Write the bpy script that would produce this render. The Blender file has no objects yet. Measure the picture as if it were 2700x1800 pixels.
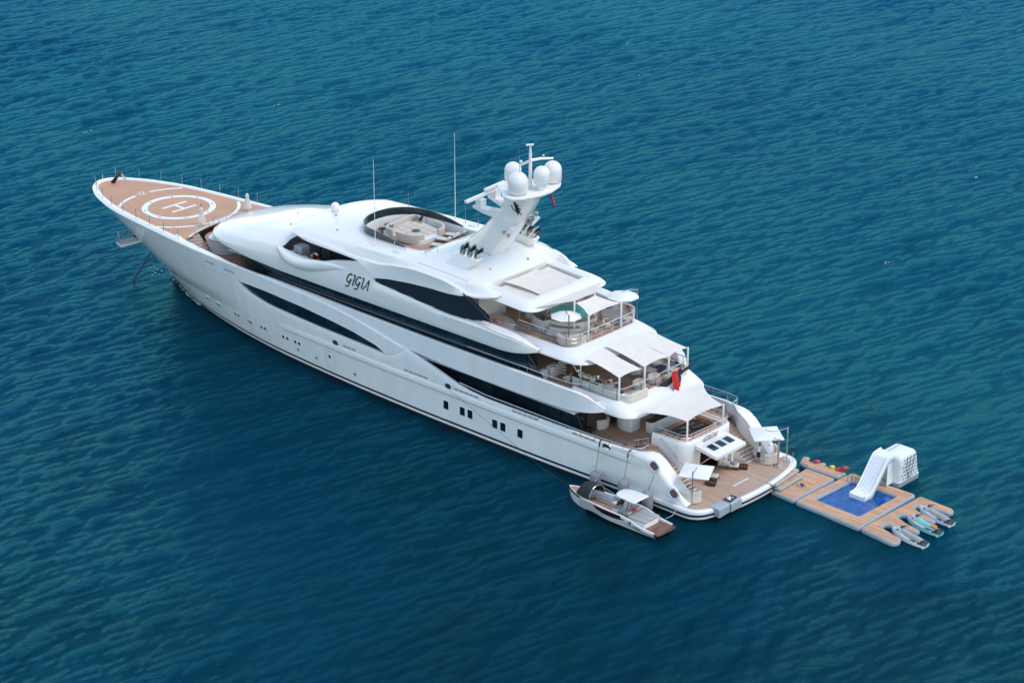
import bpy, bmesh, math, random
import numpy as np
from mathutils import Vector, Matrix
from mathutils.geometry import tessellate_polygon

R = math.radians
rng = random.Random(7)
scn = bpy.context.scene
COL = scn.collection

# ------------------------------------------------------------------ camera, sky, sun, exposure
def set_camera():
    cd = bpy.data.cameras.new('camera')
    cd.sensor_fit = 'HORIZONTAL'; cd.sensor_width = 36.0; cd.lens = 36.0 * 6006 / 2700
    cd.clip_start = 1.0; cd.clip_end = 12000
    co = bpy.data.objects.new('camera', cd); COL.objects.link(co)
    p, a = R(22.39), R(-47.06)
    fw = Vector((math.cos(p) * math.cos(a), math.cos(p) * math.sin(a), -math.sin(p)))
    rt = Vector((math.sin(a), -math.cos(a), 0)); up = rt.cross(fw)
    m = Matrix((rt, up, -fw)).transposed().to_4x4()
    m.translation = Vector((-99.4, 136.3, 83.0))
    co.matrix_world = m
    scn.camera = co
set_camera()
SUN_EL, SUN_AZ = R(60), R(200)          # azimuth of the sun, counter-clockwise from +X (the bow)
w = bpy.data.worlds.new('World'); scn.world = w; w.use_nodes = True
nt = w.node_tree; nt.nodes.clear()
sky = nt.nodes.new('ShaderNodeTexSky'); sky.sky_type = 'NISHITA'; sky.sun_disc = False
sky.sun_elevation = SUN_EL; sky.sun_rotation = R(90) - SUN_AZ
sky.air_density = 1.7; sky.dust_density = 0.3; sky.ozone_density = 1.0; sky.altitude = 0
bg = nt.nodes.new('ShaderNodeBackground'); bg.inputs['Strength'].default_value = 0.15
wo = nt.nodes.new('ShaderNodeOutputWorld')
nt.links.new(sky.outputs[0], bg.inputs[0]); nt.links.new(bg.outputs[0], wo.inputs[0])
sd = bpy.data.lights.new('sun', 'SUN'); sd.energy = 1.0; sd.angle = R(24); sd.color = (1.0, 0.86, 0.71)
so = bpy.data.objects.new('sun', sd); COL.objects.link(so)
sv = Vector((math.cos(SUN_EL) * math.cos(SUN_AZ), math.cos(SUN_EL) * math.sin(SUN_AZ), math.sin(SUN_EL)))
so.rotation_euler = sv.to_track_quat('Z', 'Y').to_euler(); so.location = (0, 0, 200)
scn.view_settings.view_transform = 'Standard'; scn.view_settings.look = 'None'
scn.view_settings.exposure = 0.70; scn.view_settings.gamma = 1.0
scn.view_settings.use_curve_mapping = False

# ------------------------------------------------------------------ materials
MATS = {}
def mat(name, col, rough=0.5, metal=0.0, coat=0.0, var=0.05, vscale=0.6, bump=0.0, bscale=20.0, stretch=None, col2=None, spec=0.5, trans=0.0):
    m = bpy.data.materials.new(name); m.use_nodes = True
    nt = m.node_tree; b = nt.nodes['Principled BSDF']
    tc = nt.nodes.new('ShaderNodeTexCoord'); mp = nt.nodes.new('ShaderNodeMapping')
    nt.links.new(tc.outputs['Object'], mp.inputs[0])
    if stretch: mp.inputs['Scale'].default_value = stretch
    nz = nt.nodes.new('ShaderNodeTexNoise'); nz.inputs['Scale'].default_value = vscale; nz.inputs['Detail'].default_value = 5
    nt.links.new(mp.outputs[0], nz.inputs['Vector'])
    mx = nt.nodes.new('ShaderNodeMix'); mx.data_type = 'RGBA'
    mr = nt.nodes.new('ShaderNodeMapRange'); mr.inputs[1].default_value = 0.32; mr.inputs[2].default_value = 0.68
    nt.links.new(nz.outputs['Fac'], mr.inputs[0]); nt.links.new(mr.outputs[0], mx.inputs['Factor'])
    c2 = col2 if col2 else tuple(min(1, c * (1 + var)) for c in col)
    c1 = tuple(c * (1 - var) for c in col) if not col2 else col
    mx.inputs['A'].default_value = (*c1, 1); mx.inputs['B'].default_value = (*c2, 1)
    nt.links.new(mx.outputs['Result'], b.inputs['Base Color'])
    b.inputs['Roughness'].default_value = rough; b.inputs['Metallic'].default_value = metal
    b.inputs['Coat Weight'].default_value = coat; b.inputs['Specular IOR Level'].default_value = spec
    b.inputs['Coat Roughness'].default_value = 0.05
    if trans: b.inputs['Transmission Weight'].default_value = trans
    if bump:
        n2 = nt.nodes.new('ShaderNodeTexNoise'); n2.inputs['Scale'].default_value = bscale; n2.inputs['Detail'].default_value = 4
        nt.links.new(mp.outputs[0], n2.inputs['Vector'])
        bp = nt.nodes.new('ShaderNodeBump'); bp.inputs['Strength'].default_value = bump; bp.inputs['Distance'].default_value = 0.02
        nt.links.new(n2.outputs['Fac'], bp.inputs['Height']); nt.links.new(bp.outputs[0], b.inputs['Normal'])
    MATS[name] = m
    return m

def plank_mat(name, col, width, seam=0.08, axis=1, rough=0.6, tone=0.18, seamcol=(0.03, 0.025, 0.02)):
    """laid deck: strips of one width along X (axis 1) or along Y (axis 0), each with a tone of its own, dark caulking between"""
    m = bpy.data.materials.new(name); m.use_nodes = True
    nt = m.node_tree; b = nt.nodes['Principled BSDF']; L = nt.links
    tc = nt.nodes.new('ShaderNodeTexCoord'); sx = nt.nodes.new('ShaderNodeSeparateXYZ'); L.new(tc.outputs['Object'], sx.inputs[0])
    def mth(op, a, bb=None):
        n = nt.nodes.new('ShaderNodeMath'); n.operation = op
        L.new(a, n.inputs[0]) if hasattr(a, 'links') else setattr(n.inputs[0], 'default_value', a)
        if bb is not None: L.new(bb, n.inputs[1]) if hasattr(bb, 'links') else setattr(n.inputs[1], 'default_value', bb)
        return n.outputs[0]
    u = mth('DIVIDE', sx.outputs[axis], width)
    fr = mth('FRACT', u); fl = mth('FLOOR', u)
    cx = nt.nodes.new('ShaderNodeCombineXYZ'); L.new(fl, cx.inputs[1 - 0]); 
    lx = mth('FLOOR', mth('ADD', mth('DIVIDE', sx.outputs[1 - axis], 2.6), mth('MULTIPLY', fl, 0.37)))
    L.new(lx, cx.inputs[0])
    wn = nt.nodes.new('ShaderNodeTexWhiteNoise'); wn.noise_dimensions = '2D'; L.new(cx.outputs[0], wn.inputs['Vector'])
    nz = nt.nodes.new('ShaderNodeTexNoise'); nz.inputs['Scale'].default_value = 0.5; nz.inputs['Detail'].default_value = 6
    mp = nt.nodes.new('ShaderNodeMapping'); mp.inputs['Scale'].default_value = (1, 7, 1) if axis == 1 else (7, 1, 1)
    L.new(tc.outputs['Object'], mp.inputs[0]); L.new(mp.outputs[0], nz.inputs['Vector'])
    t = mth('ADD', mth('MULTIPLY', wn.outputs['Value'], 0.6), mth('MULTIPLY', nz.outputs['Fac'], 0.8))
    mr = nt.nodes.new('ShaderNodeMapRange'); L.new(t, mr.inputs[0]); mr.inputs[1].default_value = 0.2; mr.inputs[2].default_value = 1.1
    mr.inputs[3].default_value = 1 - tone; mr.inputs[4].default_value = 1 + tone
    sm = nt.nodes.new('ShaderNodeMix'); sm.data_type = 'RGBA'; sm.blend_type = 'MULTIPLY'; sm.inputs['Factor'].default_value = 1
    sm.inputs['A'].default_value = (*col, 1); L.new(mr.outputs[0], sm.inputs['B'])
    s = mth('LESS_THAN', fr, seam)
    fm = nt.nodes.new('ShaderNodeMix'); fm.data_type = 'RGBA'; L.new(s, fm.inputs['Factor'])
    L.new(sm.outputs['Result'], fm.inputs['A']); fm.inputs['B'].default_value = (*seamcol, 1)
    L.new(fm.outputs['Result'], b.inputs['Base Color'])
    b.inputs['Roughness'].default_value = rough; b.inputs['Specular IOR Level'].default_value = 0.3
    MATS[name] = m
    return m

white = mat('white gelcoat', (0.81, 0.77, 0.735), 0.22, coat=0.4, var=0.015, vscale=0.25)
offwhite = mat('off white paint', (0.70, 0.69, 0.66), 0.45, var=0.03)
hullwhite_lifted = mat('hull paint lightened for shade', (0.90, 0.865, 0.83), 0.14, coat=0.7, var=0.035, vscale=0.9, stretch=(1.0, 1, 0.10))  # same white as the superstructure, lightened to make up for the shaded sides
dark = mat('antifouling', (0.012, 0.008, 0.010), 0.4)
black = mat('black trim', (0.012, 0.012, 0.014), 0.35)
glass = mat('tinted glass', (0.006, 0.012, 0.02), 0.04, spec=0.6, var=0.4, vscale=0.4)
glass_pale = mat('tinted glass, pale blind behind', (0.009, 0.021, 0.03), 0.05, spec=0.6, var=0.5, vscale=0.8)  # slightly paler, bluer glass, dealt to panes at random
greyglass = mat('smoked glass', (0.02, 0.035, 0.04), 0.06, var=0.3)
teak = plank_mat('teak deck', (0.46, 0.28, 0.195), 0.14, 0.13)
teak_plat = plank_mat('weathered teak', (0.50, 0.335, 0.25), 0.14, 0.12)
stairteak = plank_mat('stair teak', (0.42, 0.26, 0.17), 0.12, 0.1, axis=0)
helimat = mat('helideck coating', (0.53, 0.285, 0.17), 0.7, var=0.06, vscale=0.35, bump=0.15, bscale=60)
paint = mat('marking paint', (0.80, 0.80, 0.79), 0.5, var=0.05)
steel = mat('polished steel', (0.60, 0.585, 0.565), 0.24, metal=1.0)
steeldark = mat('steel post', (0.30, 0.31, 0.33), 0.3, metal=1.0)
canvas = mat('cream canvas', (0.86, 0.785, 0.69), 0.85, var=0.03, vscale=1.2, bump=0.25, bscale=5)
whitecanvas = mat('white canvas', (0.86, 0.84, 0.82), 0.8, var=0.02, bump=0.2, bscale=6)
beige = mat('beige upholstery', (0.56, 0.48, 0.40), 0.85, var=0.06, bump=0.25, bscale=9)
cream = mat('cream upholstery', (0.66, 0.585, 0.50), 0.85, var=0.05, bump=0.25, bscale=9)
greyup = mat('grey upholstery', (0.36, 0.35, 0.345), 0.8, var=0.06, bump=0.25, bscale=9)
pink = mat('coral cloth', (0.62, 0.22, 0.17), 0.85, var=0.15, vscale=6)
rose = mat('rose cloth', (0.58, 0.30, 0.24), 0.85, var=0.2, vscale=5)
olive = mat('mustard cloth', (0.42, 0.32, 0.13), 0.85, var=0.15, vscale=6)
navy = mat('navy cloth', (0.015, 0.03, 0.12), 0.85, var=0.2, vscale=6)
blueg = mat('grey blue cloth', (0.22, 0.28, 0.38), 0.85, var=0.25, vscale=7)
wood = mat('varnished wood', (0.17, 0.06, 0.03), 0.25, coat=0.5, var=0.25, vscale=2, stretch=(1, 8, 1))
darkwood = mat('dark wood', (0.06, 0.03, 0.02), 0.3, var=0.25)
darktop = mat('dark stone top', (0.025, 0.028, 0.035), 0.2, var=0.3)
interior = mat('dim interior', (0.05, 0.03, 0.025), 0.6, var=0.3)
greytube = mat('grey inflatable', (0.33, 0.36, 0.38), 0.5, var=0.06, vscale=1.5, bump=0.1, bscale=4)
whitetube = mat('white inflatable', (0.78, 0.79, 0.80), 0.45, var=0.02, vscale=1.5, bump=0.1, bscale=4)
fendergrey = mat('fender cover', (0.27, 0.27, 0.285), 0.9, var=0.08, vscale=3, bump=0.3, bscale=30)
dockwood = plank_mat('dock foam', (0.56, 0.31, 0.18), 0.22, 0.07, tone=0.28, seamcol=(0.20, 0.09, 0.05))
red = mat('red cloth', (0.50, 0.015, 0.015), 0.6, var=0.15, vscale=3)
redpl = mat('red plastic', (0.60, 0.02, 0.03), 0.35)
yellow = mat('yellow plastic', (0.75, 0.62, 0.03), 0.35)
mint = mat('mint plastic', (0.22, 0.52, 0.50), 0.3, coat=0.4)
silver = mat('silver plastic', (0.58, 0.60, 0.62), 0.3, coat=0.4)
orange = mat('orange vinyl', (0.70, 0.22, 0.03), 0.5)
charcoal = mat('charcoal canvas', (0.018, 0.022, 0.028), 0.8, var=0.15, bump=0.2, bscale=8)
maroon = mat('dark maroon paint', (0.025, 0.008, 0.012), 0.2, coat=0.5)
skin = mat('skin', (0.45, 0.25, 0.17), 0.55, var=0.08)
hair = mat('brown hair', (0.10, 0.045, 0.025), 0.6, var=0.3)
shirt = mat('white shirt', (0.75, 0.75, 0.76), 0.8)
skirt = mat('black skirt', (0.012, 0.013, 0.02), 0.8)
flower = mat('flowers', (0.55, 0.55, 0.50), 0.8, col2=(0.60, 0.42, 0.03), vscale=14)
leafm = mat('leaves', (0.05, 0.09, 0.06), 0.7, var=0.4, vscale=20)
jade = mat('spa water', (0.09, 0.52, 0.47), 0.06, var=0.12, vscale=2, bump=0.5, bscale=4)
poolw = mat('pool water', (0.003, 0.085, 0.30), 0.05, var=0.35, vscale=1.6, bump=0.9, bscale=2.4, stretch=(1, .6, 1))
ropem = mat('rope', (0.55, 0.54, 0.52), 0.9)
darkrope = mat('dark rope', (0.05, 0.05, 0.055), 0.9)
foam = mat('sea foam', (0.55, 0.60, 0.62), 0.7, var=0.2, vscale=6)

def let_light_through(m, k):
    nt = m.node_tree; b = nt.nodes['Principled BSDF']; t = nt.nodes.new('ShaderNodeBsdfTranslucent'); x = nt.nodes.new('ShaderNodeMixShader'); x.inputs[0].default_value = k
    src = b.inputs['Base Color'].links[0].from_socket; nt.links.new(src, t.inputs['Color'])
    nt.links.new(b.outputs[0], x.inputs[1]); nt.links.new(t.outputs[0], x.inputs[2]); nt.links.new(x.outputs[0], nt.nodes['Material Output'].inputs['Surface'])
let_light_through(canvas, 0.16); let_light_through(whitecanvas, 0.10)
portgrey = mat('port grey', (0.30, 0.31, 0.33), 0.5)
padcream = mat('pad cream', (0.60, 0.515, 0.42), 0.85, var=0.05, bump=0.25, bscale=9)

# ------------------------------------------------------------------ mesh building
class MB:
    def __init__(s): s.v = []; s.f = []; s.m = []
    def add(s, vs, fs, mi=0):
        o = len(s.v); s.v += [tuple(p) for p in vs]
        for f in fs: s.f.append([i + o for i in f]); s.m.append(mi)
        return s
    def loft(s, rows, mi=0, closed=False, mis=None):
        n = len(rows[0]); o = len(s.v)
        for r in rows: s.v += [tuple(p) for p in r]
        for k in range(len(rows) - 1):
            for i in range(n if closed else n - 1):
                j = (i + 1) % n
                s.f.append([o + k * n + i, o + k * n + j, o + (k + 1) * n + j, o + (k + 1) * n + i])
                s.m.append(mis[k] if mis else mi)
        return s
    def box(s, c, d, mi=0, rz=0, top=1.0):
        x, y, z = d[0] / 2, d[1] / 2, d[2] / 2
        ca, sa = math.cos(rz), math.sin(rz); P = []
        for k, (a, b, e) in enumerate([(-x, -y, -z), (x, -y, -z), (x, y, -z), (-x, y, -z), (-x, -y, z), (x, -y, z), (x, y, z), (-x, y, z)]):
            q = top if k > 3 else 1; a *= q; b *= q
            P.append((c[0] + a * ca - b * sa, c[1] + a * sa + b * ca, c[2] + e))
        return s.add(P, [(3, 2, 1, 0), (4, 5, 6, 7), (0, 1, 5, 4), (1, 2, 6, 5), (2, 3, 7, 6), (3, 0, 4, 7)], mi)
    def poly(s, pts, z=None, mi=0):
        P = [(p[0], p[1], z if z is not None else p[2]) for p in pts]
        if len(P) > 4:
            tri = tessellate_polygon([[Vector(p) for p in P]])
            return s.add(P, [list(t) for t in tri], mi)
        return s.add(P, [list(range(len(P)))], mi)
    def prism(s, pts, z0, z1, mi=0, mtop=None, bottom=True):
        n = len(pts)
        a = [(p[0], p[1], z0) for p in pts]; b = [(p[0], p[1], z1) for p in pts]
        s.loft([a, b], mi, closed=True)
        s.poly(b, None, mi if mtop is None else mtop)
        if bottom: s.poly(a[::-1], None, mi)
        return s
    def rprism(s, pts, z0, z1, r=0.05, mi=0, mtop=None, k=3, bottom=False):
        """upright prism with a rounded top edge"""
        rows = [[(p[0], p[1], z0) for p in pts]]
        for i in range(k + 1):
            a = i / k * math.pi / 2
            q = offset_closed(pts, r * (1 - math.cos(a)))
            rows.append([(p[0], p[1], z1 - r + r * math.sin(a)) for p in q])
        s.loft(rows, mi, closed=True)
        s.poly(rows[-1], None, mi if mtop is None else mtop)
        if bottom: s.poly(rows[0][::-1], None, mi)
        return s
    def tube(s, path, r, n=6, mi=0, cap=True, closed=False):
        P = [Vector(p) for p in path]; N = len(P); rows = []
        up0 = None
        for i, p in enumerate(P):
            if closed: d = P[(i + 1) % N] - P[i - 1]
            else: d = P[min(i + 1, N - 1)] - P[max(i - 1, 0)]
            if d.length < 1e-9: d = Vector((0, 0, 1))
            d.normalize()
            if up0 is None:
                up0 = Vector((0, 0, 1)) if abs(d.z) < 0.95 else Vector((1, 0, 0))
            a = d.cross(up0)
            if a.length < 1e-4: a = d.cross(Vector((0, 1, 0)))
            a.normalize(); b = a.cross(d)
            up0 = b
            rr = r[i] if isinstance(r, (list, tuple)) else r
            rows.append([p + a * (rr * math.cos(t)) + b * (rr * math.sin(t)) for t in [2 * math.pi * k / n for k in range(n)]])
        if closed: rows.append(rows[0])
        o = len(s.v)
        s.loft(rows, mi, closed=True)
        if cap and not closed:
            s.f.append(list(range(o, o + n))[::-1]); s.m.append(mi)
            e = o + (N - 1) * n
            s.f.append(list(range(e, e + n))); s.m.append(mi)
        return s
    def lathe(s, c, prof, n=24, mi=0, sx=1.0, sy=1.0, rz=0.0, mis=None):
        rows = []
        for r, z in prof:
            rows.append([(c[0] + (r * sx * math.cos(t)) * math.cos(rz) - (r * sy * math.sin(t)) * math.sin(rz),
                          c[1] + (r * sx * math.cos(t)) * math.sin(rz) + (r * sy * math.sin(t)) * math.cos(rz), c[2] + z) for t in [2 * math.pi * k / n for k in range(n)]])
        s.loft(rows, mi, closed=True, mis=mis)
        return s
    def ball(s, c, r, n=12, m=7, mi=0):
        rx, ry, rz = r if isinstance(r, (tuple, list)) else (r, r, r)
        rows = []
        for k in range(m + 1):
            a = -math.pi / 2 + math.pi * k / m
            rows.append([(c[0] + rx * math.cos(a) * math.cos(t), c[1] + ry * math.cos(a) * math.sin(t), c[2] + rz * math.sin(a)) for t in [2 * math.pi * i / n for i in range(n)]])
        return s.loft(rows, mi, closed=True)
    def pillow(s, c, size, th, tilt=0.0, rz=0.0, mi=0):
        n = 5; T = Matrix.Translation(c) @ Matrix.Rotation(rz, 4, 'Z') @ Matrix.Rotation(tilt, 4, 'Y')
        for sg in (1, -1):
            rows = []
            for i in range(n):
                rows.append([])
                for j in range(n):
                    u, v = i / (n - 1) * 2 - 1, j / (n - 1) * 2 - 1
                    h = th * (1 - u ** 4) * (1 - v ** 4) * 0.5
                    pin = 1 - 0.10 * ((1 - u * u) * v * v + (1 - v * v) * u * u)
                    rows[-1].append(T @ Vector((u * size / 2 * pin, v * size / 2 * pin, sg * h)))
            s.loft(rows if sg > 0 else rows[::-1], mi)
        return s
    def mirror(s):
        o = len(s.v); s.v += [(x, -y, z) for x, y, z in s.v]
        F = list(s.f); M = list(s.m)
        for f, m in zip(F, M): s.f.append([i + o for i in f][::-1]); s.m.append(m)
        return s
    def xf(s, M):
        s.v = [tuple(M @ Vector(p)) for p in s.v]; return s
    def build(s, name, mats, parent=None, smooth=35, weld=True, kind=None, label=None):
        me = bpy.data.meshes.new(name)
        me.from_pydata(s.v, [], s.f)
        for m in (mats if isinstance(mats, (list, tuple)) else [mats]): me.materials.append(m)
        me.polygons.foreach_set('material_index', s.m)
        bm = bmesh.new(); bm.from_mesh(me)
        if weld:
            bmesh.ops.remove_doubles(bm, verts=bm.verts, dist=0.0008)
            bmesh.ops.dissolve_degenerate(bm, edges=bm.edges, dist=0.0002)
        bmesh.ops.recalc_face_normals(bm, faces=bm.faces)
        bm.to_mesh(me); bm.free()
        if smooth:
            me.polygons.foreach_set('use_smooth', [True] * len(me.polygons))
            me.set_sharp_from_angle(angle=R(smooth))
        o = bpy.data.objects.new(name, me); COL.objects.link(o)
        if parent: o.parent = parent
        if kind: o['kind'] = kind
        if label: o['label'] = label
        return o

def tag(o, label=None, cat=None, group=None, kind=None):
    if label: o['label'] = label
    if cat: o['category'] = cat
    if group: o['group'] = group
    if kind: o['kind'] = kind
    return o
def thing(name, label, cat, loc=(0, 0, 0), rz=0.0, group=None):
    o = bpy.data.objects.new(name, None); COL.objects.link(o)
    o.location = loc; o.rotation_euler = (0, 0, rz); o.empty_display_size = 0.3
    return tag(o, label, cat, group)
def kids(o): return [c for c in bpy.data.objects if c.parent == o]
def dup(root, loc, rz=0.0, label=None, group=None):
    def cp(o, par):
        c = o.copy(); COL.objects.link(c)
        if par: c.parent = par
        for ch in o.children: cp(ch, c)
        return c
    r = cp(root, None); r.location = loc; r.rotation_euler = (0, 0, rz)
    if label: r['label'] = label
    if group: r['group'] = group
    return r
def instance(o, parent, loc, rz=0.0):
    c = o.copy(); COL.objects.link(c); c.parent = parent; c.location = loc; c.rotation_euler = (0, 0, rz)
    return c

# ------------------------------------------------------------------ curves
def curve(pts):
    """smooth monotone interpolation through (x, v) points"""
    pts = sorted(pts); X = [p[0] for p in pts]; Y = [p[1] for p in pts]; n = len(X)
    d = [(Y[i + 1] - Y[i]) / (X[i + 1] - X[i]) for i in range(n - 1)]
    m = [d[0]] + [0 if d[i - 1] * d[i] <= 0 else 2 * d[i - 1] * d[i] / (d[i - 1] + d[i]) for i in range(1, n - 1)] + [d[-1]]
    def f(x):
        if x <= X[0]: return Y[0]
        if x >= X[-1]: return Y[-1]
        lo, hi = 0, n - 1
        while hi - lo > 1:
            k = (lo + hi) // 2
            if X[k] <= x: lo = k
            else: hi = k
        h = X[hi] - X[lo]; t = (x - X[lo]) / h
        return (Y[lo] * (1 + 2 * t) * (1 - t) ** 2 + m[lo] * h * t * (1 - t) ** 2 + Y[hi] * t * t * (3 - 2 * t) + m[hi] * h * t * t * (t - 1))
    return f
def lin(pts):
    pts = sorted(pts); X = [p[0] for p in pts]; Y = [p[1] for p in pts]
    return lambda x: float(np.interp(x, X, Y))
def catmull(P, k=6, closed=False):
    P = [Vector(p) for p in P]; n = len(P); out = []
    for i in range(n if closed else n - 1):
        p0 = P[i - 1] if (closed or i > 0) else P[i]; p1 = P[i]; p2 = P[(i + 1) % n]
        p3 = P[(i + 2) % n] if (closed or i + 2 < n) else p2
        for j in range(k):
            t = j / k
            out.append(0.5 * ((2 * p1) + (p2 - p0) * t + (2 * p0 - 5 * p1 + 4 * p2 - p3) * t * t + (3 * p1 - p0 - 3 * p2 + p3) * t ** 3))
    if not closed: out.append(P[-1])
    return out
def offset_closed(pts, d):
    """inward offset of a counter-clockwise outline"""
    n = len(pts); out = []
    ar = sum(pts[i][0] * pts[(i + 1) % n][1] - pts[(i + 1) % n][0] * pts[i][1] for i in range(n))
    sg = 1 if ar > 0 else -1
    for i in range(n):
        a, b, c = pts[i - 1], pts[i], pts[(i + 1) % n]
        e1 = Vector((b[0] - a[0], b[1] - a[1])); e2 = Vector((c[0] - b[0], c[1] - b[1]))
        if e1.length < 1e-9: e1 = e2
        if e2.length < 1e-9: e2 = e1
        e1.normalize(); e2.normalize()
        n1 = Vector((-e1.y, e1.x)) * sg; n2 = Vector((-e2.y, e2.x)) * sg
        m = n1 + n2
        if m.length < 1e-6: m = n1
        m.normalize(); q = max(0.4, m.dot(n1))
        out.append((b[0] + m.x * d / q, b[1] + m.y * d / q))
    return out
def rrect(x0, x1, y0, y1, r, k=5):
    P = []
    for cx, cy, a0 in ((x1 - r, y1 - r, 0), (x0 + r, y1 - r, 90), (x0 + r, y0 + r, 180), (x1 - r, y0 + r, 270)):
        for i in range(k + 1):
            a = R(a0 + 90 * i / k); P.append((cx + r * math.cos(a), cy + r * math.sin(a)))
    return P
def ellipse(cx, cy, rx, ry, n=28, rz=0.0):
    return [(cx + rx * math.cos(t) * math.cos(rz) - ry * math.sin(t) * math.sin(rz), cy + rx * math.cos(t) * math.sin(rz) + ry * math.sin(t) * math.cos(rz)) for t in [2 * math.pi * i / n for i in range(n)]]
def fillet(pts, r, k=5):
    """round the corners of an outline; r is one radius or one per corner"""
    n = len(pts); out = []
    for i in range(n):
        a, b, c = Vector(pts[i - 1][:2]), Vector(pts[i][:2]), Vector(pts[(i + 1) % n][:2])
        rr = r[i] if isinstance(r, (list, tuple)) else r
        if rr <= 0: out.append((b.x, b.y)); continue
        u = (a - b); v = (c - b); d = min(rr, u.length * 0.49, v.length * 0.49); u.normalize(); v.normalize()
        p, q = b + u * d, b + v * d
        for j in range(k + 1):
            t = j / k; z = p * (1 - t) ** 2 + b * 2 * t * (1 - t) + q * t * t
            out.append((z.x, z.y))
    return out

# ------------------------------------------------------------------ the sea
def make_sea():
    cx, cy = -99.4, 136.3
    fw = np.array([0.6812, -0.7321]); rt = np.array([-0.7321, -0.6812])
    nd, nl = 1000, 680
    d = 112 * (430 / 112) ** np.linspace(0, 1, nd)
    l = np.linspace(-0.30, 0.30, nl)
    D, Lf = np.meshgrid(d, l, indexing='ij'); Lf = Lf * D
    X = cx + fw[0] * D + rt[0] * Lf; Y = cy + fw[1] * D + rt[1] * Lf
    rs = np.random.RandomState(5)
    Z = np.zeros_like(X); DX = np.zeros_like(X); DY = np.zeros_like(X)
    slope = np.zeros_like(X)
    main = math.radians(186)
    # slow patches of wind: amplitude varies over tens of metres
    gust = np.ones_like(X)
    for k in range(7):
        a = rs.uniform(0, 6.28); lam = rs.uniform(25, 90)
        gust += 0.10 * np.sin((X * math.cos(a) + Y * math.sin(a)) * 6.28 / lam + rs.uniform(0, 6.28))
    for k in range(90):
        lam = 0.8 * (9.5 / 0.8) ** rs.uniform(0, 1)
        th = main + rs.normal(0, 0.42 if lam < 4 else 0.26)
        amp = 0.0037 * lam ** 0.85 * rs.uniform(0.6, 1.3)
        if lam > 3: amp *= 0.72
        kx, ky = math.cos(th) * 6.2832 / lam, math.sin(th) * 6.2832 / lam
        ph = X * kx + Y * ky + rs.uniform(0, 6.28)
        Z += amp * np.sin(ph)
        DX += -0.8 * amp * math.cos(th) * np.cos(ph); DY += -0.8 * amp * math.sin(th) * np.cos(ph)
    Z *= gust
    def near(x0, x1, y0, y1, m):
        dx = np.maximum(np.maximum(x0 - X, X - x1), 0); dy = np.maximum(np.maximum(y0 - Y, Y - y1), 0)
        return np.clip(np.hypot(dx, dy) / m, 0, 1)
    calm = np.minimum(near(-14.5, 1, -10, 0, 6), near(0, 74, -6, 6, 4))
    calm = np.minimum(calm, near(2, 11.5, 9, 11.4, 3))
    Z = Z * (0.30 + 0.70 * calm)
    DX *= 0.3 + 0.7 * calm; DY *= 0.3 + 0.7 * calm
    co = np.stack([X + DX, Y + DY, Z], -1).reshape(-1, 3)
    idx = np.arange(nd * nl).reshape(nd, nl)
    q = np.stack([idx[:-1, :-1], idx[:-1, 1:], idx[1:, 1:], idx[1:, :-1]], -1).reshape(-1, 4)
    S = 9000
    far = np.array([[-S, -S, -0.55], [S, -S, -0.55], [S, S, -0.55], [-S, S, -0.55]], float)
    n0 = len(co); co = np.vstack([co, far]); q = np.vstack([q, [[n0, n0 + 1, n0 + 2, n0 + 3]]])
    me = bpy.data.meshes.new('sea')
    me.vertices.add(len(co)); me.vertices.foreach_set('co', co.astype(np.float32).ravel())
    me.loops.add(q.size); me.loops.foreach_set('vertex_index', q.astype(np.int32).ravel())
    me.polygons.add(len(q)); me.polygons.foreach_set('loop_start', np.arange(0, q.size, 4, dtype=np.int32))
    me.polygons.foreach_set('loop_total', np.full(len(q), 4, np.int32))
    me.polygons.foreach_set('use_smooth', np.ones(len(q), bool))
    me.update(); me.validate()
    m = bpy.data.materials.new('sea water'); m.use_nodes = True
    nt = m.node_tree; b = nt.nodes['Principled BSDF']; L = nt.links
    tc = nt.nodes.new('ShaderNodeTexCoord')
    def noise(scale, det, stretch=(1, 1, 1), rot=0.0, rough=0.55):
        mp = nt.nodes.new('ShaderNodeMapping'); mp.inputs['Scale'].default_value = stretch; mp.inputs['Rotation'].default_value = (0, 0, rot)
        L.new(tc.outputs['Object'], mp.inputs[0])
        n = nt.nodes.new('ShaderNodeTexNoise'); n.inputs['Scale'].default_value = scale; n.inputs['Detail'].default_value = det
        n.inputs['Roughness'].default_value = rough
        L.new(mp.outputs[0], n.inputs['Vector']); return n.outputs['Fac']
    def ramp(src, a, c, lo=0.0, hi=1.0):
        r = nt.nodes.new('ShaderNodeMapRange'); r.interpolation_type = 'SMOOTHSTEP'
        r.inputs[1].default_value = a; r.inputs[2].default_value = c; r.inputs[3].default_value = lo; r.inputs[4].default_value = hi
        L.new(src, r.inputs[0]); return r.outputs[0]
    def mix(f, a, c):
        x = nt.nodes.new('ShaderNodeMix'); x.data_type = 'RGBA'
        L.new(f, x.inputs['Factor'])
        for k, v in (('A', a), ('B', c)):
            if isinstance(v, tuple): x.inputs[k].default_value = (*v, 1)
            else: L.new(v, x.inputs[k])
        return x.outputs['Result']
    # sea bed seen through the water: sand paler and greener, weed and reef darker and browner; near side darkened also for lost sky reflection
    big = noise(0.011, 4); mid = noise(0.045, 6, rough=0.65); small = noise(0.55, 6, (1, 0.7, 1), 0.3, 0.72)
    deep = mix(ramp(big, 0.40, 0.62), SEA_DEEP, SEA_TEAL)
    sx = nt.nodes.new('ShaderNodeSeparateXYZ'); L.new(tc.outputs['Object'], sx.inputs[0])
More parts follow.
